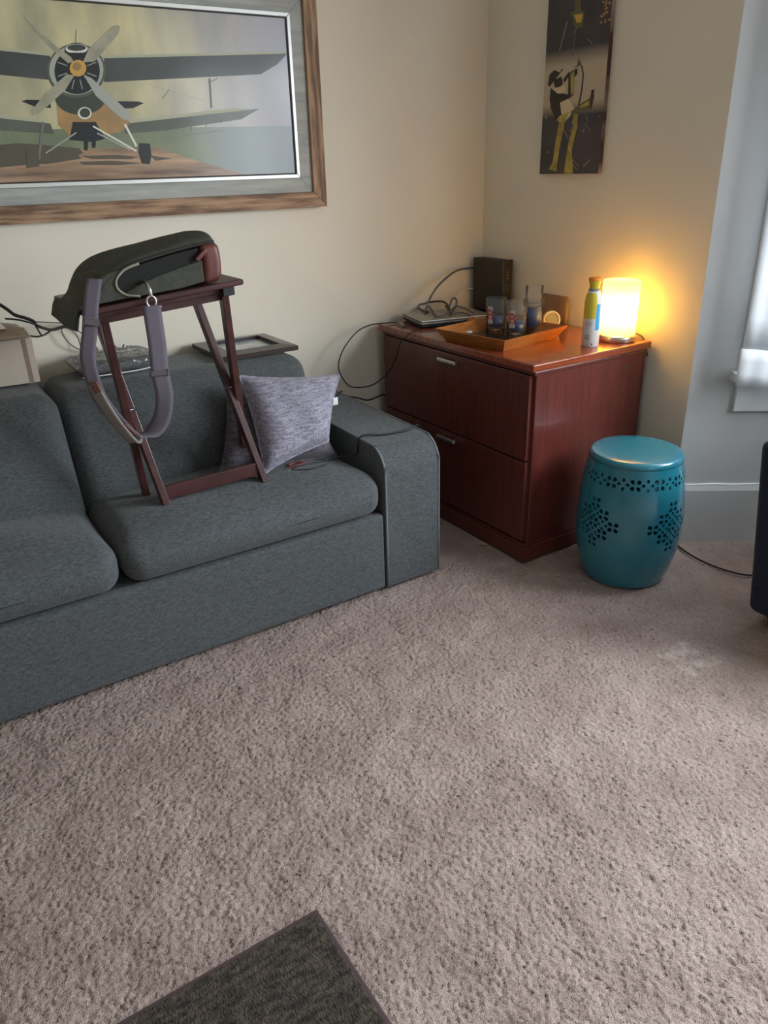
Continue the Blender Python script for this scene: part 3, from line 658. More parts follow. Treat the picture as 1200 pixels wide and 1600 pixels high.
# ================================================================== THINGS ON THE SOFA BACK
ZB = 0.7505
def lying_frame():
    root = thing('photo_frame', 'dark wooden picture frame lying flat on the sofa back', 'picture frame', (1.09,2.63,ZB))
    x0,x1,y0,y1 = 0.945,1.238,2.480,2.768; wd = 0.048; zz = ZB+0.004
    o = [(x0,y0),(x1,y0),(x1,y1),(x0,y1)]; i_ = [(x0+wd,y0+wd),(x1-wd,y0+wd),(x1-wd,y1-wd),(x0+wd,y1-wd)]
    for k in range(4):
        a,b,c_,d = o[k],o[(k+1)%4],i_[(k+1)%4],i_[k]
        mb = MB(); vs = []
        for (p,h0,h1) in ((a,0,0.016),(b,0,0.016),(c_,0,0.022),(d,0,0.022)): vs += [(p[0],p[1],zz+h0),(p[0],p[1],zz+h1)]
        mb.add(vs,[(0,2,3,1),(2,4,5,3),(4,6,7,5),(6,0,1,7),(1,3,5,7),(6,4,2,0)]); part('frame_rail', mb, 'frame_dark', root)
    part('inner_lip', MB().box((x0+wd-0.001,y0+wd-0.001,zz+0.004),(x0+wd+0.006,y1-wd,zz+0.017)).box((x1-wd-0.006,y0+wd,zz+0.004),(x1-wd+0.001,y1-wd,zz+0.017)).box((x0+wd,y0+wd,zz+0.004),(x1-wd,y0+wd+0.006,zz+0.017)).box((x0+wd,y1-wd-0.006,zz+0.004),(x1-wd,y1-wd,zz+0.017)), 'black_plastic', root)
    part('glazed_print', MB().box((x0+wd,y0+wd,zz+0.003),(x1-wd,y1-wd,zz+0.010)), 'paper', root, 'pale print under glass')
lying_frame()
def package():
    c = Vector((0.625,2.64,ZB+0.006))
    root = thing('plastic_package', 'clear plastic wrapped navy garment packet on the sofa back', 'package', c)
    def wob(u,q): return (q.x+0.004*sin(5*u.y), q.y, q.z*(0.75+0.25*cos(1.6*u.x)) + 0.004*sin(6*u.x+2*u.y))
    part('folded_garment', MB().rbox(c+Vector((0,0,0.020)),(0.115,0.085,0.017),0.012,10,3,wob), 'navy_garment', root, 'folded navy cloth')
    part('plastic_wrap', MB().rbox(c+Vector((0,0,0.024)),(0.138,0.102,0.024),0.018,14,3,lambda u,q:(q.x,q.y,q.z*(1-0.55*abs(u.x)**3)+0.003*sin(11*u.x+7*u.y))), 'clear_plastic', root)
    vs, fs = text_mesh('Ur', 0.060, 0.0, 0.3); q0 = c+Vector((0.055,0.108,0.040))
    part('lettering', MB().add([q0+Vector((v.x,v.y*0.35,v.y*0.35)) for v in vs], fs), 'ink', root, 'black script lettering')
    part('wrap_edge', MB().tube([c+Vector((-0.13,-0.100,0.004)),c+Vector((-0.05,-0.104,0.003)),c+Vector((0.06,-0.103,0.003)),c+Vector((0.132,-0.092,0.010))],0.0025,6), 'white_plastic', root)
package()
def carton():
    rot = (radians(-4),(0.36,2.55,0))
    root = thing('cardboard_box', 'pale open cardboard box on the sofa back at the left', 'box', (0.2,2.66,0.765))
    x0,x1,y0,y1,z0,z1 = -0.06,0.372,2.565,2.76,0.765,0.905
    part('side_panel', MB().box((x0,y0,z0),(x1,y0+0.005,z1),rot=rot), 'cardboard_pale', root)
    part('side_panel', MB().box((x1-0.005,y0+0.005,z0),(x1,y1,z1),rot=rot), 'cardboard_pale', root)
    part('side_panel', MB().box((x0,y1-0.005,z0),(x1-0.005,y1,z1),rot=rot), 'cardboard_pale', root)
    part('side_panel', MB().box((x0,y0+0.005,z0),(x0+0.005,y1-0.005,z1),rot=rot), 'cardboard_pale', root)
    part('bottom_panel', MB().box((x0+0.005,y0+0.005,z0),(x1-0.005,y1-0.005,z0+0.004),rot=rot), 'cardboard_pale', root)
    part('edge_tape', MB().box((x1-0.030,y0-0.0012,z0+0.002),(x1-0.018,y0,z1-0.004),rot=rot), 'cardboard_edge', root)
    # lid resting in the top with a curved front lip
    def lid(u,v): 
        x = x0-0.01+(x1-x0+0.0)*u; y = y0-0.020+0.19*v; return (x, y, z1+0.004+0.034*min(1,v*3.2)**0.7*(1-0.75*u**4))
    part('lid', MB().sheet(lid,16,14,0.006), 'cardboard_edge', root)
    return z1
carton()
def paper_heap():
    rnd = random.Random(3)
    ph = [rnd.uniform(0,6) for _ in range(6)]
    def f(u,v):
        x = 0.02+0.29*u; y = 2.575+0.15*v; e = (1-(2*u-1)**4)*(1-(2*v-1)**4)
        return (x,y,0.936+0.045*e*(1-0.5*u)+0.010*e*(sin(17*u+ph[0])+sin(13*v+ph[1])+sin(21*u-16*v+ph[2])))
    solo('crumpled_paper', MB().sheet(f,36,24,0.002), 'white_plastic', 'crumpled white packing sheet on top of the cardboard box', 'packing sheet', (0.16,2.65,0.93))
paper_heap()
def cable(name, label, pts, r, mat, cat='cable', ends=None):
    return solo(name, MB().tube(pts, r, 8, sub=7), mat, label, cat, tuple(Vector(pts[0])))
cable('black_cable','thick black power cable trailing over the cardboard box',[at_y(-40,462,2.60),at_y(-5,474,2.58),at_y(12,484,2.57),at_y(23,492,2.56),at_y(40,497,2.56),at_y(52,502,2.57),at_y(57,508,2.58),at_y(70,513,2.64),at_y(82,515,2.68),at_y(100,510,2.72),at_y(122,504,2.76)],0.0052,'black_cable')
cable('gray_cord','thin dark cord curling beside the cardboard box',[at_y(8,498,2.55),at_y(30,500,2.54),at_y(52,506,2.545),at_y(57,511,2.56),at_y(66,524,2.66),at_y(78,517,2.70),at_y(70,523,2.69),at_y(58,526,2.68),at_y(48,525,2.66)],0.0028,'black_cable')
cable('looped_cord','thin grey cord looping behind the bag strap against the wall',[at_y(56,503,2.70),at_y(80,504,2.75),at_y(104,506,2.775),at_y(122,517,2.78),at_y(140,530,2.78),at_y(152,545,2.78),at_y(148,546,2.78),at_y(125,546,2.775),at_y(108,536,2.77),at_y(97,520,2.77),at_y(99,512,2.77),at_y(112,516,2.77),at_y(121,526,2.77),at_y(127,545,2.77)],0.0020,'gray_cable')

# cord lying over the arm and on the seat
cable('arm_cord','thin dark cord draped over the sofa arm onto the seat',[(1.55,2.10,0.36),(1.50,2.085,0.47),(1.478,2.072,0.527),(1.43,2.06,0.523),(1.34,2.075,0.520),(1.258,2.10,0.523),(1.243,2.11,0.46),(1.20,2.14,0.452),(1.13,2.13,0.459),(1.06,2.12,0.461),(1.00,2.11,0.461),(1.05,2.08,0.460),(1.11,2.09,0.459)],0.0030,'black_cable')
solo('reddish_cord', MB().tube([(0.985,2.13,0.464),(1.02,2.122,0.467),(1.055,2.13,0.466),(1.03,2.145,0.468),(1.00,2.14,0.466)],0.0034,8), 'red_cable', 'short reddish brown cord under the throw pillow edge', 'cable', (1.0,2.13,0.46))
cable('cord_stub','dark cord end sticking up between pillow and sofa arm',[at_y(505,640,2.42),at_y(518,628,2.45),at_y(527,617,2.47),at_y(534,611,2.48)],0.0045,'black_cable')

# ================================================================== ON THE CABINET
def laptop():
    a = radians(-13); p0 = Vector((1.835,2.545,ZT)); ex = Vector((cos(a),sin(a),0)); ey = Vector((-sin(a),cos(a),0)); Wd, Dp = 0.32, 0.215
    root = thing('laptop', 'closed silver laptop lying on the cabinet under the cables', 'laptop', p0+ex*Wd/2+ey*Dp/2)
    def slab(m0,m1,z0,z1,bev): return MB().prism([(m0,m0),(Wd-m0,m0),(Wd-m0,Dp-m0),(m0,Dp-m0)], lambda p: p0+ex*p[0]+ey*p[1]+Vector((0,0,z0)), lambda p: p0+ex*p[0]+ey*p[1]+Vector((0,0,z1)), bev=bev)
    part('base', slab(0.004,0,0.003,0.018,0.004), 'black_plastic', root)
    part('palm_deck', slab(0.0,0,0.0175,0.0225,0.001), 'laptop_silver', root)
    part('screen_lid', slab(0.001,0,0.024,0.032,0.003), 'laptop_silver', root)
    part('hinge', MB().tube([p0+ex*0.04+ey*(Dp-0.004)+Vector((0,0,0.022)),p0+ex*(Wd-0.04)+ey*(Dp-0.004)+Vector((0,0,0.022))],0.005,8,sub=1), 'black_plastic', root)
    for s in (0.02,Wd-0.04):
        part('foot', MB().prism([(s,0.02),(s+0.02,0.02),(s+0.02,0.03),(s,0.03)], lambda p: p0+ex*p[0]+ey*p[1], lambda p: p0+ex*p[0]+ey*p[1]+Vector((0,0,0.004))), 'black_plastic', root)
laptop()
def router():
    x0,x1,y0,y1 = 2.285,2.340,2.575,2.770
    root = thing('router', 'upright black modem box in the cabinet corner', 'router', ((x0+x1)/2,(y0+y1)/2,ZT))
    part('case', MB().box((x0,y0+0.004,ZT+0.006),(x1-0.004,y1,ZT+0.2275),0.003), 'black_plastic', root)
    part('front_bezel', MB().box((x0+0.001,y0-0.004,ZT+0.004),(x1,y0+0.004,ZT+0.229),0.002), 'black_plastic', root)
    for ya,yb in ((y0+0.01,y0+0.03),(y1-0.03,y1-0.01)): part('foot', MB().box((x0-0.006,ya,ZT),(x1+0.004,yb,ZT+0.006),0.001), 'black_plastic', root)
    for i,zz in enumerate((0.176,0.164,0.152,0.120,0.104)):
        part('status_light', MB().box((x0+0.022,y0-0.0052,ZT+zz),(x0+0.030,y0-0.0035,ZT+zz+0.005)), 'can_gray', root)
    for i in range(7): part('vent_slot', MB().box((x0+0.010,y0+0.03+i*0.022,ZT+0.2272),(x1-0.012,y0+0.036+i*0.022,ZT+0.2282)), 'opening_shade', root)
router()
cable('router_cable','dark cable arching from the modem down onto the laptop',[(2.305,2.772,ZT+0.178),(2.296,2.786,ZT+0.180),at_y(716,422,2.77),at_y(700,432,2.74),at_y(685,446,2.70),at_y(674,462,2.66),at_y(668,473,2.63),at_y(656,476,2.62),at_y(652,482,2.58)],0.0042,'gray_cable')
cable('white_cord','short pale cord plugged into the side of the modem',[(2.300,2.771,ZT+0.095),at_y(722,455,2.775),at_y(716,461,2.74),at_y(711,473,2.70),at_y(704,478,2.64)],0.0026,'white_plastic')
zl = ZT+0.036
def zt(px,py,dz=0.0): return at_z(px,py,zl+dz)
cable('coiled_cable','black cable coiled in an arch over the laptop lid',[zt(668,488,0.0),zt(655,482,0.003),zt(656,476,0.008),zt(672,472,0.02),zt(690,471,0.026),zt(699,476,0.02),zt(702,484,0.008),zt(696,478,0.012),zt(704,490,0.002),zt(700,498,-0.012)],0.0042,'black_cable')
cable('bundle_cable','grey cable knotted across the laptop front edge',[zt(703,478,0.016),zt(706,468,0.03),zt(711,466,0.032),zt(714,473,0.022),zt(708,486,0.004),zt(703,492,0.0),zt(720,488,0.006),zt(733,492,0.0),zt(742,497,-0.022)],0.0036,'gray_cable')
cable('second_bundle_cable','dark grey cable crossing the laptop lid towards the modem',[zt(664,490,0.0),zt(668,478,0.012),zt(676,486,0.004),zt(684,495,0.002),zt(700,489,0.006),zt(712,479,0.016),zt(727,482,0.010),zt(740,489,0.002)],0.0034,'gray_cable')
cable('long_cord','long thin dark cord looping from the laptop down beside the cabinet',[zt(686,498,-0.008),at_z(668,507,ZT+0.006),at_z(650,514,ZT+0.005),(1.748,2.50,ZT+0.004),at_x(626,535,1.730),at_x(619,558,1.728),at_x(608,580,1.72),at_y(598,590,2.56),at_y(585,600,2.62),at_y(567,605,2.66),at_y(546,603,2.68),at_y(532,585,2.69),at_y(529,568,2.69),at_y(537,545,2.69),at_y(556,520,2.70),at_y(575,509,2.71),at_y(590,506,2.72),(1.81,2.715,ZT+0.006),at_z(620,505,ZT+0.006),at_z(630,511,ZT+0.004),at_z(645,508,ZT+0.006)],0.0026,'black_cable')
cable('wall_cord','short black cord hanging between sofa arm and cabinet',[(1.80,2.775,0.60),at_y(605,612,2.76),at_y(596,617,2.74),at_y(580,624,2.72),at_y(570,625,2.70),at_y(560,622,2.69),(1.50,2.66,0.50)],0.0034,'black_cable')

# serving tray
def serving_tray():
    F,Lc,Rc = Vector((1.795,1.997,0)),Vector((1.750,2.338,0)),Vector((2.160,2.050,0)); ex = (Rc-F).normalized(); ey = Vector((-ex.y,ex.x,0)); Wd,Dp = 0.365,0.345; h = 0.046; sl = 0.030; th = 0.006; z0 = ZT
    root = thing('serving_tray', 'square wooden tray with flared sides on the cabinet top', 'tray', F+ex*Wd/2+ey*Dp/2+Vector((0,0,z0)))
    P = lambda a,b,z: F+ex*a+ey*b+Vector((0,0,z0+z))
    O = [(0,0),(Wd,0),(Wd,Dp),(0,Dp)]
    ins = lambda p,k: (p[0]+(k if p[0] < Wd/2 else -k), p[1]+(k if p[1] < Dp/2 else -k))
    for k in range(4):
        a,b = O[k],O[(k+1)%4]; vs = []
        for p in (a,b): 
            lo, li = ins(p,sl), ins(p,sl+th); hi = ins(p,th); vs += [P(*lo,0.0),P(*p,h),P(*hi,h),P(*li,0.006)]
        part('side_wall', MB().add(vs,[(0,4,5,1),(1,5,6,2),(2,6,7,3),(3,7,4,0),(0,1,2,3),(7,6,5,4)]), 'tray_gold', root)
    q = [ins(p,sl+0.001) for p in O]
    part('tray_floor', MB().prism(q, lambda p:P(*p,0.0), lambda p:P(*p,0.007)), 'tray_inside', root, 'dark glossy tray floor')
    return P, z0+0.0075
TP, ZF = serving_tray()

# tumblers
def tumbler(name, label, loc, h, r, fill, letter_ang, group='glasses in the tray', logo=True):
    root = thing(name, label, 'glass', (0,0,0), group); r2 = r*0.90; t = 0.0028
    prof = [(0,0.0),(r2-0.003,0.0),(r2,0.003),(r2+(r-r2)*0.5,h*0.5),(r,h-0.001),(r-t*0.5,h),(r-t,h-0.001),(r2-t+(r-r2)*0.5,h*0.5),(r2-t,0.016),(r2-t-0.006,0.012),(0,0.012)]
    part('glass_wall', MB().lathe(prof,(0,0,0),48), 'glass', root)
    if fill:
        rr = lambda z: r2 + (r-r2)*z/h - t - 0.0006
        part('blue_fill', MB().lathe([(0,0.0165),(rr(0.016)-0.004,0.0165),(rr(0.02),0.021),(rr(fill),fill),(0,fill)],(0,0,0),48), 'blue_wax', root, 'dark blue contents')
    if logo:
        rr2 = lambda z: r2 + (r-r2)*z/h + 0.0006
        zc = h*0.50
        def wrap(x,y,o): z = zc+y; R_ = rr2(z)+o; a = letter_ang + x/R_; return (R_*cos(a),R_*sin(a),z)
        mb = MB().grid(lambda u,v: wrap(-0.012+0.024*u,-0.032+0.066*v,0),8,8); part('white_decal', mb, 'white_print', root)
        vs, fs = text_mesh('B', 0.056); part('letter_decal', MB().add([wrap(v.x,v.y,0.0006) for v in vs], fs), 'red_print', root, 'red letter B')
    root.location = loc; return root
def on_floor(px,py,dx=0.0):
    p = at_z(px,py,ZF); v = Vector((p.x,p.y,0)).normalized(); return Vector((p.x,p.y,ZF+0.0008)) + v*0.036
va = lambda p: math.atan2(-p.y,-p.x)
p1,p2,p3 = on_floor(774,519),on_floor(806,526),on_floor(838,519)+Vector((-0.012,0.010,0))
tumbler('tumbler','clear tumbler with red letter B nearest the modem',p1,0.126,0.040,0.052,va(p1)-0.62)
tumbler('tumbler','clear tumbler with red letter B between the other two glasses',p2,0.126,0.040,0.050,va(p2)-0.45)
tumbler('tumbler','clear tumbler with tall dark blue contents holding an upturned glass',p3,0.118,0.041,0.088,va(p3)-1.0)
tumbler('tumbler','upturned clear glass stacked on the blue filled tumbler',p3+Vector((0,0,0.0915)),0.078,0.0345,0,0,logo=False)
def glass_lid():
    c = at_z(861,513,ZF+0.0); c = Vector((2.128,2.105,ZF+0.036)) if False else Vector((c.x,c.y,ZF+0.034)); v = Vector((c.x,c.y,0)).normalized(); n = (-v+Vector((0.15,-0.1,0.25))).normalized(); a = n.orthogonal().normalized(); b = n.cross(a)
    root = thing('jar_lid','round pale jar lid leaning at the tray corner','lid',c)
    part('lid_rim', MB().tube([c+(a*cos(t)+b*sin(t))*0.030 for t in [2*pi*i/20 for i in range(20)]],0.0045,8,closed=True), 'white_plastic', root)
    part('lid_disc', MB().grid(lambda u,v_: c+(a*cos(2*pi*u)+b*sin(2*pi*u))*0.029*v_-n*0.004,24,3).grid(lambda u,v_: c+(a*cos(-2*pi*u)+b*sin(-2*pi*u))*0.029*v_+n*0.000,24,3), 'can_gray', root)
glass_lid()
for i,(px,py,lab) in enumerate(((723,516,'small white ring lying in the tray, left one of the pair'),(732,521,'small white ring lying in the tray, right one of the pair'))):
    c = at_z(px,py,ZF); solo('small_ring', MB().tube([c+Vector((0.011*cos(t),0.011*sin(t),0.006)) for t in [2*pi*k/14 for k in range(14)]],0.0045,8,closed=True), 'white_plastic', lab, 'ring', tuple(c), 'small rings in the tray')
solo('gold_wrapper', MB().rbox(tuple(at_z(736,507,ZF)+Vector((0.02,0.02,0.012))),(0.020,0.014,0.009),0.006,5,3,lambda u,q:(q.x,q.y,q.z+0.004*sin(6*u.x+4*u.y))), 'tray_gold', 'crumpled gold wrapper in the tray beside the white rings', 'wrapper', tuple(at_z(736,507,ZF)+Vector((0.02,0.02,0.003))))
# taupe board behind the glasses
solo('wall_board', MB().box((XB-0.020,at_x(885,485,XB-0.02).y,ZT+0.001),(XB-0.010,at_x(885,485,XB-0.02).y+0.14,at_x(885,464,XB-0.02).z),0.003), 'taupe', 'taupe rectangular board propped against the wall behind the glasses', 'board', (XB-0.02,2.21,ZT))

# spray can
def spray_can():
    c = Vector((2.118,1.902,ZT)); root = thing('spray_can','white and yellow spray can with orange cap beside the lamp','spray can',c); r = 0.030
    va_ = va(c); n = 48; prof = [(0.027,0.0),(r,0.004),(r,0.060),(r,0.100),(r,0.150),(0.0295,0.160),(0.027,0.174),(0.0225,0.187),(0.0185,0.194)]
    vs = []; fs = []; ms = []
    for rr,z in prof: vs += [(c.x+rr*cos(2*pi*k/n),c.y+rr*sin(2*pi*k/n),c.z+z) for k in range(n)]
    for i in range(len(prof)-1):
        for k in range(n):
            a = (2*pi*(k+0.5)/n - va_ + pi) % (2*pi) - pi     # angle from the viewer; + is to the right seen from the room
            z = (prof[i][1]+prof[i+1][1])/2; mi = 0
            if 0.45 < a < 1.10 and 0.06 < z < 0.15: mi = 2
            elif z > 0.10 and a < 0.45 and i < 7: mi = 1
            fs.append((i*n+k,i*n+(k+1)%n,(i+1)*n+(k+1)%n,(i+1)*n+k)); ms.append(mi)
    mb = MB().add(vs,fs,0,True); mb.m = ms
    part('body', mb, ['can_white','can_yellow','can_blue'], root)
    part('neck', MB().lathe([(0.0185,0.192),(0.0195,0.194),(0.0195,0.199),(0.017,0.200)],c,32), 'can_gray', root)
    part('cap', MB().lathe([(0.0165,0.198),(0.0165,0.206),(0.0185,0.216),(0.0225,0.228),(0.0228,0.233),(0.020,0.237),(0.010,0.2395),(0,0.240)],c,32,mis=[1,1,1,0,0,0,0]), ['can_orange','can_yellow'], root)
    for z,wd in ((0.078,0.8),(0.085,0.8),(0.040,0.6),(0.034,0.6),(0.028,0.6)):
        part('print_line', MB().grid(lambda u,v: (c.x+(r+0.0004)*cos(va_-0.75+wd*u),c.y+(r+0.0004)*sin(va_-0.75+wd*u),c.z+z+0.0022*v),8,1), 'can_gray', root)
    part('print_dot', MB().grid(lambda u,v: (c.x+(r+0.0005)*cos(va_+0.15+0.12*u),c.y+(r+0.0005)*sin(va_+0.15+0.12*u),c.z+0.008+0.006*v),2,2), 'ink', root)
spray_can()

# table lamp
def lamp():
    c = Vector((2.262,1.905,ZT)); root = thing('table_lamp','lit table lamp with frosted cylinder shade and metal base','lamp',c)
    part('base', MB().lathe([(0.066,0.0),(0.068,0.002),(0.068,0.020),(0.066,0.023),(0.045,0.0235),(0,0.0235)],c,64), 'lamp_metal', root, 'brushed metal base')
    part('shade', MB().lathe([(0.059,0.024),(0.0635,0.027),(0.0645,0.12),(0.0655,0.212),(0.064,0.215),(0.050,0.2165),(0,0.217)],c,64,cap=False), 'frosted_shade', root, 'frosted glass cylinder')
    part('socket', MB().lathe([(0.020,0.0235),(0.020,0.060),(0.014,0.066),(0,0.066)],c,24), 'white_plastic', root)
    M('bulb_glow', (1,1,1), 0.5, emis=(1.0,0.53,0.12), es=225.0)
    part('light_bulb', MB().lathe([(0.013,0.066),(0.016,0.080),(0.027,0.098),(0.033,0.120),(0.031,0.140),(0.021,0.156),(0.010,0.162),(0,0.163)],c,24), 'bulb_glow', root)
    part('power_cord', MB().tube([c+Vector((0.064,-0.01,0.004)),c+Vector((0.080,-0.014,0.012)),c+Vector((0.0875,-0.02,0.014)),c+Vector((0.0905,-0.05,0.0)),c+Vector((0.0905,-0.075,-0.06))],0.0022,6), 'black_cable', root)
lamp()

# ================================================================== PICTURES ON THE WALLS
def biplane_picture():
    x0,x1,z0,z1 = -0.150,1.545,1.217,1.945; D = YA
    root = thing('biplane_picture','wide wooden framed vintage biplane picture above the sofa','picture',((x0+x1)/2,YA,z0))
    def rails(nm, ox0,ox1,oz0,oz1, wd, yf, yb, mats):
        o = [(ox0,oz0),(ox1,oz0),(ox1,oz1),(ox0,oz1)]; i_ = [(ox0+wd,oz0+wd),(ox1-wd,oz0+wd),(ox1-wd,oz1-wd),(ox0+wd,oz1-wd)]
        for k in range(4):
            q = [o[k],o[(k+1)%4],i_[(k+1)%4],i_[k]]
            part(nm, MB().prism(q, lambda p:(p[0],yf,p[1]), lambda p:(p[0],yb,p[1]), bev=0.0015), mats[k%2], root)
    rails('frame_rail', x0,x1,z0,z1,0.053,YA-0.042,YA-0.001,('wood_frame','wood_frame_upright'))
    rails('inner_panel', x0+0.053,x1-0.053,z0+0.053,z1-0.053,0.050,YA-0.030,YA-0.001,('frame_gray','frame_gray'))
    rails('liner', x0+0.103,x1-0.103,z0+0.103,z1-0.103,0.013,YA-0.034,YA-0.001,('liner_silver','liner_silver'))
    rails('dark_slip', x0+0.116,x1-0.116,z0+0.116,z1-0.116,0.004,YA-0.030,YA-0.001,('liner_dark','liner_dark'))
    px0,px1,pz0,pz1 = x0+0.120,x1-0.120,z0+0.120,z1-0.120; yp = YA-0.026
    # flat print: sky gradient (print tone and painted window reflection) plus printed shapes
    m = M('print_sky', lin((218,208,160)), 0.35, var=(5.0,0.34,0.66), col2=lin((158,154,128)), coat=0.25, detail=9, stretch=(1.4,1,0.6))
    nt = m.node_tree; x = nt.nodes[m['mixname']]; tc = [n for n in nt.nodes if n.type=='TEX_COORD'][0]
    sp = nt.nodes.new('ShaderNodeSeparateXYZ'); nt.links.new(tc.outputs['Object'], sp.inputs[0]); mr = nt.nodes.new('ShaderNodeMapRange'); mr.inputs[1].default_value = 0.15; mr.inputs[2].default_value = 0.72; nt.links.new(sp.outputs[0], mr.inputs[0])
    y2 = nt.nodes.new('ShaderNodeMix'); y2.data_type = 'RGBA'; y2.inputs[7].default_value = (*lin((178,178,190)),1); nt.links.new(mr.outputs[0], y2.inputs[0]); nt.links.new(x.outputs[2], y2.inputs[6]); nt.links.new(y2.outputs[2], nt.nodes['Principled BSDF'].inputs['Base Color'])
    g = M('print_grass', lin((128,138,104)), 0.35, var=(7,0.3,0.7), col2=lin((106,116,92)), coat=0.25)
    nt = g.node_tree; x = nt.nodes[g['mixname']]; tc = [n for n in nt.nodes if n.type=='TEX_COORD'][0]
    sp = nt.nodes.new('ShaderNodeSeparateXYZ'); nt.links.new(tc.outputs['Object'], sp.inputs[0]); mr = nt.nodes.new('ShaderNodeMapRange'); mr.inputs[1].default_value = 0.30; mr.inputs[2].default_value = 0.62; nt.links.new(sp.outputs[0], mr.inputs[0])
    y2 = nt.nodes.new('ShaderNodeMix'); y2.data_type = 'RGBA'; y2.inputs[7].default_value = (*lin((150,160,164)),1); nt.links.new(mr.outputs[0], y2.inputs[0]); nt.links.new(x.outputs[2], y2.inputs[6]); nt.links.new(y2.outputs[2], nt.nodes['Principled BSDF'].inputs['Base Color'])  # grass cools to the right like the sky: print tone and painted reflection
    M('print_wing', lin((54,56,52)), 0.35, var=(5,0.3,0.7), col2=lin((76,80,78)), coat=0.25)
    M('print_lowwing', lin((70,74,60)), 0.35, var=(5,0.3,0.7), col2=lin((96,100,88)), coat=0.25)
    M('print_tan', lin((192,152,92)), 0.35, var=(8,0.3,0.7), col2=lin((150,120,78)), coat=0.25)
    M('print_blade', lin((188,184,158)), 0.35, var=(12,0.3,0.7), col2=lin((150,146,124)), coat=0.25)
    M('print_runway', lin((188,154,120)), 0.35, var=(16,0.3,0.7), col2=lin((112,88,70)), coat=0.25, stretch=(0.25,1,2.6))
    flat('print_black',(28,30,32),0.35); flat('print_olive',(86,90,74),0.35); flat('print_dkgreen',(62,66,54),0.35); flat('print_hub',(206,160,78),0.35); flat('print_white',(226,224,208),0.35); flat('print_shadow',(88,82,68),0.35); flat('print_gray',(112,114,108),0.35); flat('print_ltgray',(168,170,158),0.35); flat('print_wingtop',(176,178,150),0.35)
    names = ['print_sky','print_grass','print_wing','print_lowwing','print_tan','print_blade','print_runway','print_black','print_olive','print_dkgreen','print_hub','print_white','print_shadow','print_gray','print_ltgray','print_wingtop']
    ix = {n.replace('print_',''):i for i,n in enumerate(names)}
    mb = MB(); mb.add([(px0,yp,pz0),(px1,yp,pz0),(px1,yp,pz1),(px0,yp,pz1)],[(0,1,2,3)],0)
    lay = [0]; HX = 0.705
    def clipz(p): return (min(max(p[0],px0),px1), min(max(p[1],pz0),pz1))
    def toxz(cx,cy): p = at_y(cx/2.3077,cy/2.3077,yp); return (p.x,p.z)
    def shape(pts, col, mirror=False, raw=False):
        q = pts if raw else [toxz(*p) for p in pts]
        for mm in ((False,True) if mirror else (False,)):
            lay[0] += 1; y = yp - 0.00002*lay[0]
            r = [clipz((2*HX-a,b) if mm else (a,b)) for a,b in q]; r = r[::-1] if mm else r
            ar = sum(r[i][0]*r[(i+1)%len(r)][1]-r[(i+1)%len(r)][0]*r[i][1] for i in range(len(r))); r = r if ar > 0 else r[::-1]
            mb.add([(a,y,b) for a,b in r],[tuple(range(len(r)))],ix[col])
    def ell(cx,cy,rx,ry,col,n=28,a0=0,a1=2*pi): shape([(cx+rx*cos(a0+(a1-a0)*i/n),cy+ry*sin(a0+(a1-a0)*i/n)) for i in range(n)],col)
    def line(ax,ay,bx,by,w_,col,mirror=False):
        dx,dy = bx-ax,by-ay; L = hypot(dx,dy); nx,ny = -dy/L*w_/2,dx/L*w_/2; shape([(ax+nx,ay+ny),(bx+nx,by+ny),(bx-nx,by-ny),(ax-nx,ay-ny)],col,mirror)
    # ground, runway, shadow
    zh = toxz(600,468)[1]
    shape([(px0,pz0),(px1,pz0),(px1,zh+0.012),(px0,zh-0.005)],'grass',raw=True)
    rw = [toxz(*p) for p in ((560,532),(700,575),(880,640))]
    shape([(px0,pz0),(rw[2][0],pz0),rw[1],rw[0],(px0,rw[0][1]-0.005)],'runway',raw=True)
    shape([(-20,524),(60,516),(130,520),(285,534),(300,552),(280,560),(295,572),(180,590),(60,598),(-20,606)],'shadow'); shape([(290,563),(420,558),(500,566),(470,574),(330,573)],'shadow'); shape([(285,584),(400,580),(520,588),(420,596),(300,594)],'shadow'); shape([(540,560),(620,572),(560,580)],'shadow')
    # wings
    shape([(370,200),(1030,186),(1040,194),(375,212)],'wingtop',True); shape([(375,210),(1040,194),(1000,232),(940,268),(600,285),(375,296)],'wing',True)
    shape([(425,365),(500,366),(518,372),(480,390),(430,392)],'black',True)
    shape([(470,432),(820,392),(935,390),(470,448)],'wingtop',True); shape([(450,446),(935,392),(870,430),(600,470),(450,482)],'lowwing',True)
    line(755,282,762,390,7,'gray',True); line(750,300,785,282,3,'gray'); line(585,357,610,322,3,'gray'); line(520,300,740,365,1.5,'ltgray')
    for k in range(5): line(580+54*k,466-11*k,582+54*k,500-14*k,2.5,'gray',k<4)
    line(560,505,800,470,2,'gray')
    # fuselage
    shape([(200,330),(380,330),(430,400),(470,442),(430,478),(330,490),(250,490),(210,450)],'tan')
    shape([(262,440),(345,440),(380,500),(335,512),(250,505)],'black'); ell(290,352,92,62,'dkgreen')
    ell(275,255,106,98,'olive'); ell(275,252,98,90,'ltgray'); ell(278,256,82,84,'black')
    ell(276,182,44,28,'black'); ell(276,176,40,18,'white'); ell(276,172,34,12,'dkgreen'); shape([(238,190),(316,190),(300,225),(250,225)],'black')
    for a in (200,230,255,285,315,340,20,160): line(278+38*cos(radians(a)),250-38*sin(radians(a)),278+74*cos(radians(a)),250-74*sin(radians(a)),3,'ltgray')
    # propeller
    shape([(298,225),(318,180),(405,95),(425,90),(433,100),(425,125),(340,222)],'blade')
    shape([(80,52),(95,62),(200,165),(255,205),(266,222),(245,228),(190,180),(100,80)],'blade')
    shape([(268,272),(240,268),(160,340),(113,400),(118,416),(150,402),(235,325)],'blade')
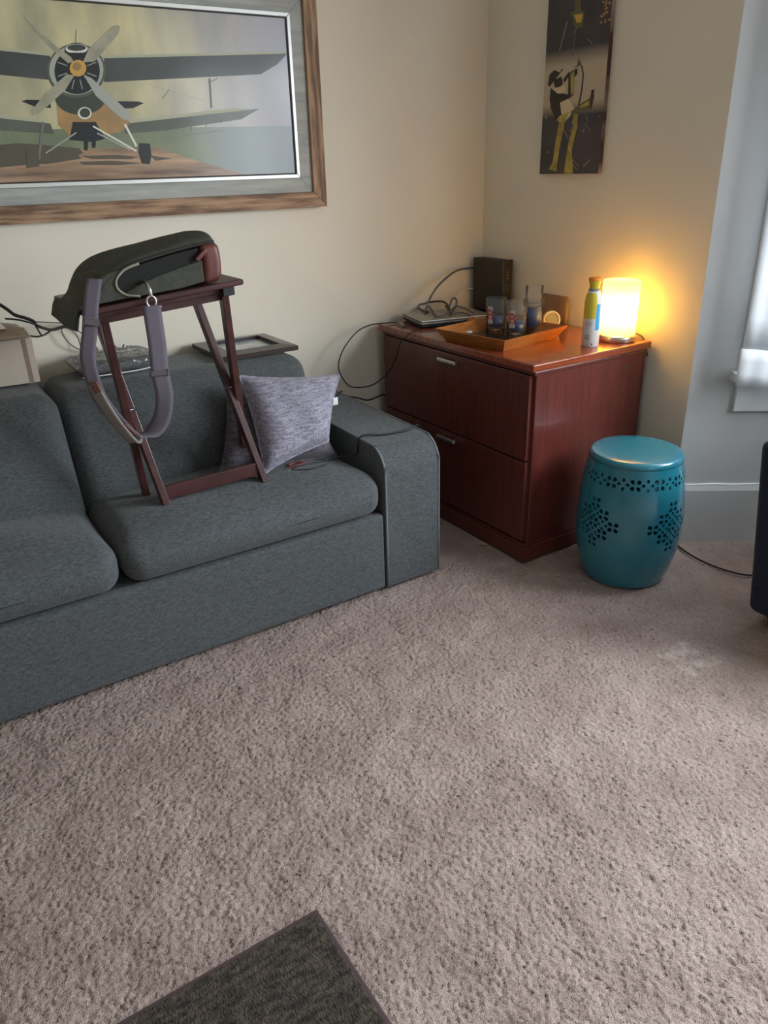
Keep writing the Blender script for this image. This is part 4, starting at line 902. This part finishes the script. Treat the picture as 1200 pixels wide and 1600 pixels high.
    shape([(300,268),(330,282),(400,345),(458,398),(470,425),(465,436),(440,430),(345,345)],'ltgray')
    ell(281,246,30,30,'hub'); ell(277,240,16,15,'tan')
    ell(305,408,25,22,'white'); ell(306,407,19,17,'dkgreen')
    # undercarriage
    line(335,455,492,545,6,'white'); line(350,480,470,540,5,'ltgray'); line(450,448,492,528,8,'white'); line(275,478,165,552,5,'ltgray'); line(155,440,140,575,10,'gray')
    shape([(502,516),(540,518),(546,560),(540,592),(512,590),(500,550)],'black'); shape([(95,540),(138,540),(142,600),(96,606)],'shadow'); shape([(303,500),(318,500),(316,542),(304,542)],'black'); shape([(332,500),(346,500),(344,532),(332,534)],'black')
    line(272,160,275,108,2,'gray')
    part('print', mb, names, root, 'faded biplane print')
biplane_picture()

def canvas_art():
    xf = XB-0.021; y1 = at_x(843,272,xf).y; y0 = at_x(934.5,271,xf).y; z0,z1 = at_x(843,272,xf).z,2.225
    root = thing('canvas_painting','narrow dark canvas painting of a musician under a street lamp','painting',(XB,(y0+y1)/2,z0))
    part('canvas_block', MB().box((xf+0.0005,y0,z0),(XB-0.001,y1,z1),0.002), 'print_edge' if 'print_edge' in MATS else M('print_edge',lin((74,48,46)),0.5,var=(2.4,0.46,0.60),col2=lin((190,170,160)),stretch=(0.2,0.2,1.6)).name, root, 'dark red wrapped edge')
    m = M('canvas_ground', lin((76,70,72)), 0.45, var=(9,0.3,0.75), col2=lin((52,49,55)), detail=8)  # ground lifted lighter, haze and glare painted into the colour
    nt = m.node_tree; x = nt.nodes[m['mixname']]; tc = [n for n in nt.nodes if n.type=='TEX_COORD'][0]
    sp = nt.nodes.new('ShaderNodeSeparateXYZ'); nt.links.new(tc.outputs['Object'], sp.inputs[0]); cr = nt.nodes.new('ShaderNodeValToRGB')
    mr = nt.nodes.new('ShaderNodeMapRange'); mr.inputs[1].default_value = 0.0; mr.inputs[2].default_value = 0.58; nt.links.new(sp.outputs[2], mr.inputs[0]); nt.links.new(mr.outputs[0], cr.inputs[0])
    e = cr.color_ramp.elements; e[0].position = 0.34; e[0].color = (0,0,0,1); e[1].position = 0.72; e[1].color = (0,0,0,1)
    for p_,v_ in ((0.42,0.75),(0.62,0.8)): el = e.new(p_); el.color = (v_,v_,v_,1)
    y2 = nt.nodes.new('ShaderNodeMix'); y2.data_type = 'RGBA'; y2.inputs[7].default_value = (*lin((212,194,164)),1); nt.links.new(cr.outputs[0], y2.inputs[0]); nt.links.new(x.outputs[2], y2.inputs[6]); nt.links.new(y2.outputs[2], nt.nodes['Principled BSDF'].inputs['Base Color'])
    M('canvas_yellow', lin((190,170,80)), 0.5, var=(30,0.3,0.7), col2=lin((140,126,62)))
    flat('canvas_dark',(52,47,42)); flat('canvas_cream',(214,198,158)); flat('canvas_streak',(160,155,152)); flat('canvas_gold',(176,136,70)); flat('canvas_lamp',(205,165,70)); flat('canvas_olive',(104,98,62))
    names = ['canvas_ground','canvas_yellow','canvas_dark','canvas_cream','canvas_streak','canvas_gold','canvas_lamp','canvas_olive']; ix = {n.replace('canvas_',''):i for i,n in enumerate(names)}
    mb = MB(); mb.add([(xf,y1,z0),(xf,y0,z0),(xf,y0,z1),(xf,y1,z1)],[(0,1,2,3)],0); lay = [0]
    def shape(pts,col):
        lay[0] += 1; q = [at_x(820+a/5.52,b/5.52,xf) for a,b in pts]; q = [(min(max(p.y,y0),y1),min(max(p.z,z0),z1)) for p in q]
        ar = sum(q[i][0]*q[(i+1)%len(q)][1]-q[(i+1)%len(q)][0]*q[i][1] for i in range(len(q))); q = q[::-1] if ar > 0 else q
        mb.add([(xf-0.00002*lay[0],a,b) for a,b in q],[tuple(range(len(q)))],ix[col])
    def line(ax,ay,bx,by,w_,col):
        dx,dy = bx-ax,by-ay; L = hypot(dx,dy); nx,ny = -dy/L*w_/2,dx/L*w_/2; shape([(ax+nx,ay+ny),(bx+nx,by+ny),(bx-nx,by-ny),(ax-nx,ay-ny)],col)
    rn = random.Random(5)
    for k in range(26): a,b = rn.uniform(150,650),rn.choice([rn.uniform(-500,470),rn.uniform(980,1450)]); t = rn.uniform(0.6,2.4); L = rn.uniform(20,90); line(a,b,a+L*cos(t),b+L*sin(t),rn.uniform(3,7),'streak')
    for k in range(16): a,b = rn.uniform(650,735),rn.uniform(-10,200); r_ = rn.uniform(7,14); shape([(a+r_*cos(i),b+r_*sin(i)) for i in (0,1.05,2.1,3.14,4.2,5.2)],'gold')
    line(300,440,370,180,6,'streak'); line(440,250,415,480,10,'olive')
    shape([(400,100),(520,95),(500,235),(430,240)],'olive'); shape([(425,128),(503,118),(488,192),(450,196)],'lamp'); shape([(440,-60),(480,-60),(490,100),(430,100)],'olive')
    # musician: legs, coat, hat, horn
    shape([(300,1040),(352,1030),(318,1200),(285,1380),(275,1478),(205,1462),(240,1400),(270,1200)],'yellow'); shape([(415,1110),(450,1110),(408,1290),(420,1495),(338,1497),(360,1340),(385,1200)],'yellow'); shape([(418,985),(458,980),(455,1110),(418,1120)],'yellow')
    shape([(225,760),(300,800),(375,815),(378,640),(420,600),(420,820),(340,880),(320,1000),(270,1040),(228,940),(215,850)],'dark')
    shape([(305,885),(380,850),(440,950),(350,1045),(300,1050),(280,1035),(320,1000)],'cream'); shape([(300,1000),(390,960),(345,1050),(275,1040)],'yellow')
    shape([(250,690),(318,660),(330,720),(300,760),(258,750)],'dark'); shape([(200,735),(215,645),(255,605),(305,625),(322,590),(330,600),(215,748)],'dark'); shape([(240,770),(350,730),(355,800),(290,810)],'cream')
    shape([(330,690),(380,620),(395,640),(345,710)],'dark'); shape([(395,640),(430,600),(425,800),(400,830)],'yellow'); shape([(420,590),(490,560),(465,495),(455,560)],'olive'); shape([(430,600),(455,590),(455,640),(430,665)],'dark')
    pts = [(490,565),(506,640),(492,780),(465,912)]
    for a,b in zip(pts,pts[1:]): line(*a,*b,10,'dark')
    shape([(400,960),(470,905),(555,850),(592,775),(600,830),(575,945),(470,955),(395,1000)],'olive'); shape([(575,780),(600,770),(590,870),(570,940),(562,940)],'dark'); shape([(470,920),(550,870),(560,900),(480,935)],'yellow')
    part('painted_canvas', mb, names, root)
canvas_art()

# ================================================================== DOORMAT, ARMCHAIR, CORD, CRUMBS
def doormat():
    x0,x1,y0,y1 = -0.46,0.438,0.38,0.977
    root = thing('doormat','dark brown ribbed doormat on the carpet in the foreground','rug',((x0+x1)/2,(y0+y1)/2,0.0))
    part('border', MB().box((x0,y0,0.001),(x1,y1,0.007),0.003), 'doormat_edge', root)
    n1,n2 = 210,150
    g = np.random.default_rng(4).standard_normal((n2+1,n1+1))
    def f(u,v): 
        i,j = int(round(u*n1)),int(round(v*n2)); x = x0+0.009+(x1-x0-0.018)*u; y = y0+0.009+(y1-y0-0.018)*v
        e = 1 if 0 < i < n1 and 0 < j < n2 else 0
        return (x+0.0012*g[j,i]*e, y, 0.0075+e*(0.0025+0.0018*sin(y*2*pi/0.016)+0.0010*g[j,i]))
    part('ribbed_pile', MB().grid(f,n1,n2), 'doormat_pile', root)
doormat()
def armchair():
    x0,x1,y0,y1 = 2.048,2.82,0.36,1.11
    root = thing('armchair','navy upholstered armchair at the right edge beside the bay','armchair',((x0+x1)/2,(y0+y1)/2,0))
    for ya,yb,sg in ((y1-0.15,y1,1),(y0,y0+0.15,-1)):
        def fn(u,q): return (q.x-0.055*(u.z+1)/2*(u.x<0)*(-u.x), q.y+0.030*sg*(u.z+1)/2, q.z)
        part('arm', MB().rbox(((x0+x1)/2,(ya+yb)/2,0.335),((x1-x0)/2,0.075,0.285),0.028,8,4,fn), 'navy_cloth', root)
    part('seat_base', MB().rbox(((x0+x1)/2+0.02,(y0+y1)/2,0.19),((x1-x0)/2-0.03,(y1-y0)/2-0.152,0.13),0.02,8,3), 'navy_cloth', root)
    part('seat_cushion', MB().rbox(((x0+x1)/2-0.03,(y0+y1)/2,0.39),((x1-x0)/2-0.09,(y1-y0)/2-0.154,0.068),0.05,8,4), 'navy_cloth', root)
    part('backrest', MB().rbox((x1-0.10,(y0+y1)/2,0.56),(0.10,(y1-y0)/2-0.04,0.36),0.06,8,4,lambda u,q:(q.x+0.06*u.z,q.y,q.z)), 'navy_cloth', root)
    for x in (x0+0.075,x1-0.08):
        for y in (y0+0.07,y1-0.06): part('foot', MB().lathe([(0.022,0),(0.030,0.052)],(x,y,0),16), 'black_plastic', root)
armchair()
cable('floor_cord','thin dark cord on the carpet between stool and armchair',[(2.345,1.60,0.004),(2.322,1.553,0.004),(2.300,1.47,0.004),(2.297,1.402,0.004),(2.308,1.34,0.004),(2.336,1.284,0.004),(2.42,1.22,0.004)],0.0035,'black_cable')
solo('wood_chip', MB().box((1.738,2.010,0.0),(1.752,2.036,0.006),0.001,rot=(0.3,(1.745,2.02,0))), 'wood_chip', 'small pale wood chip on the carpet by the cabinet base', 'chip', (1.745,2.02,0))
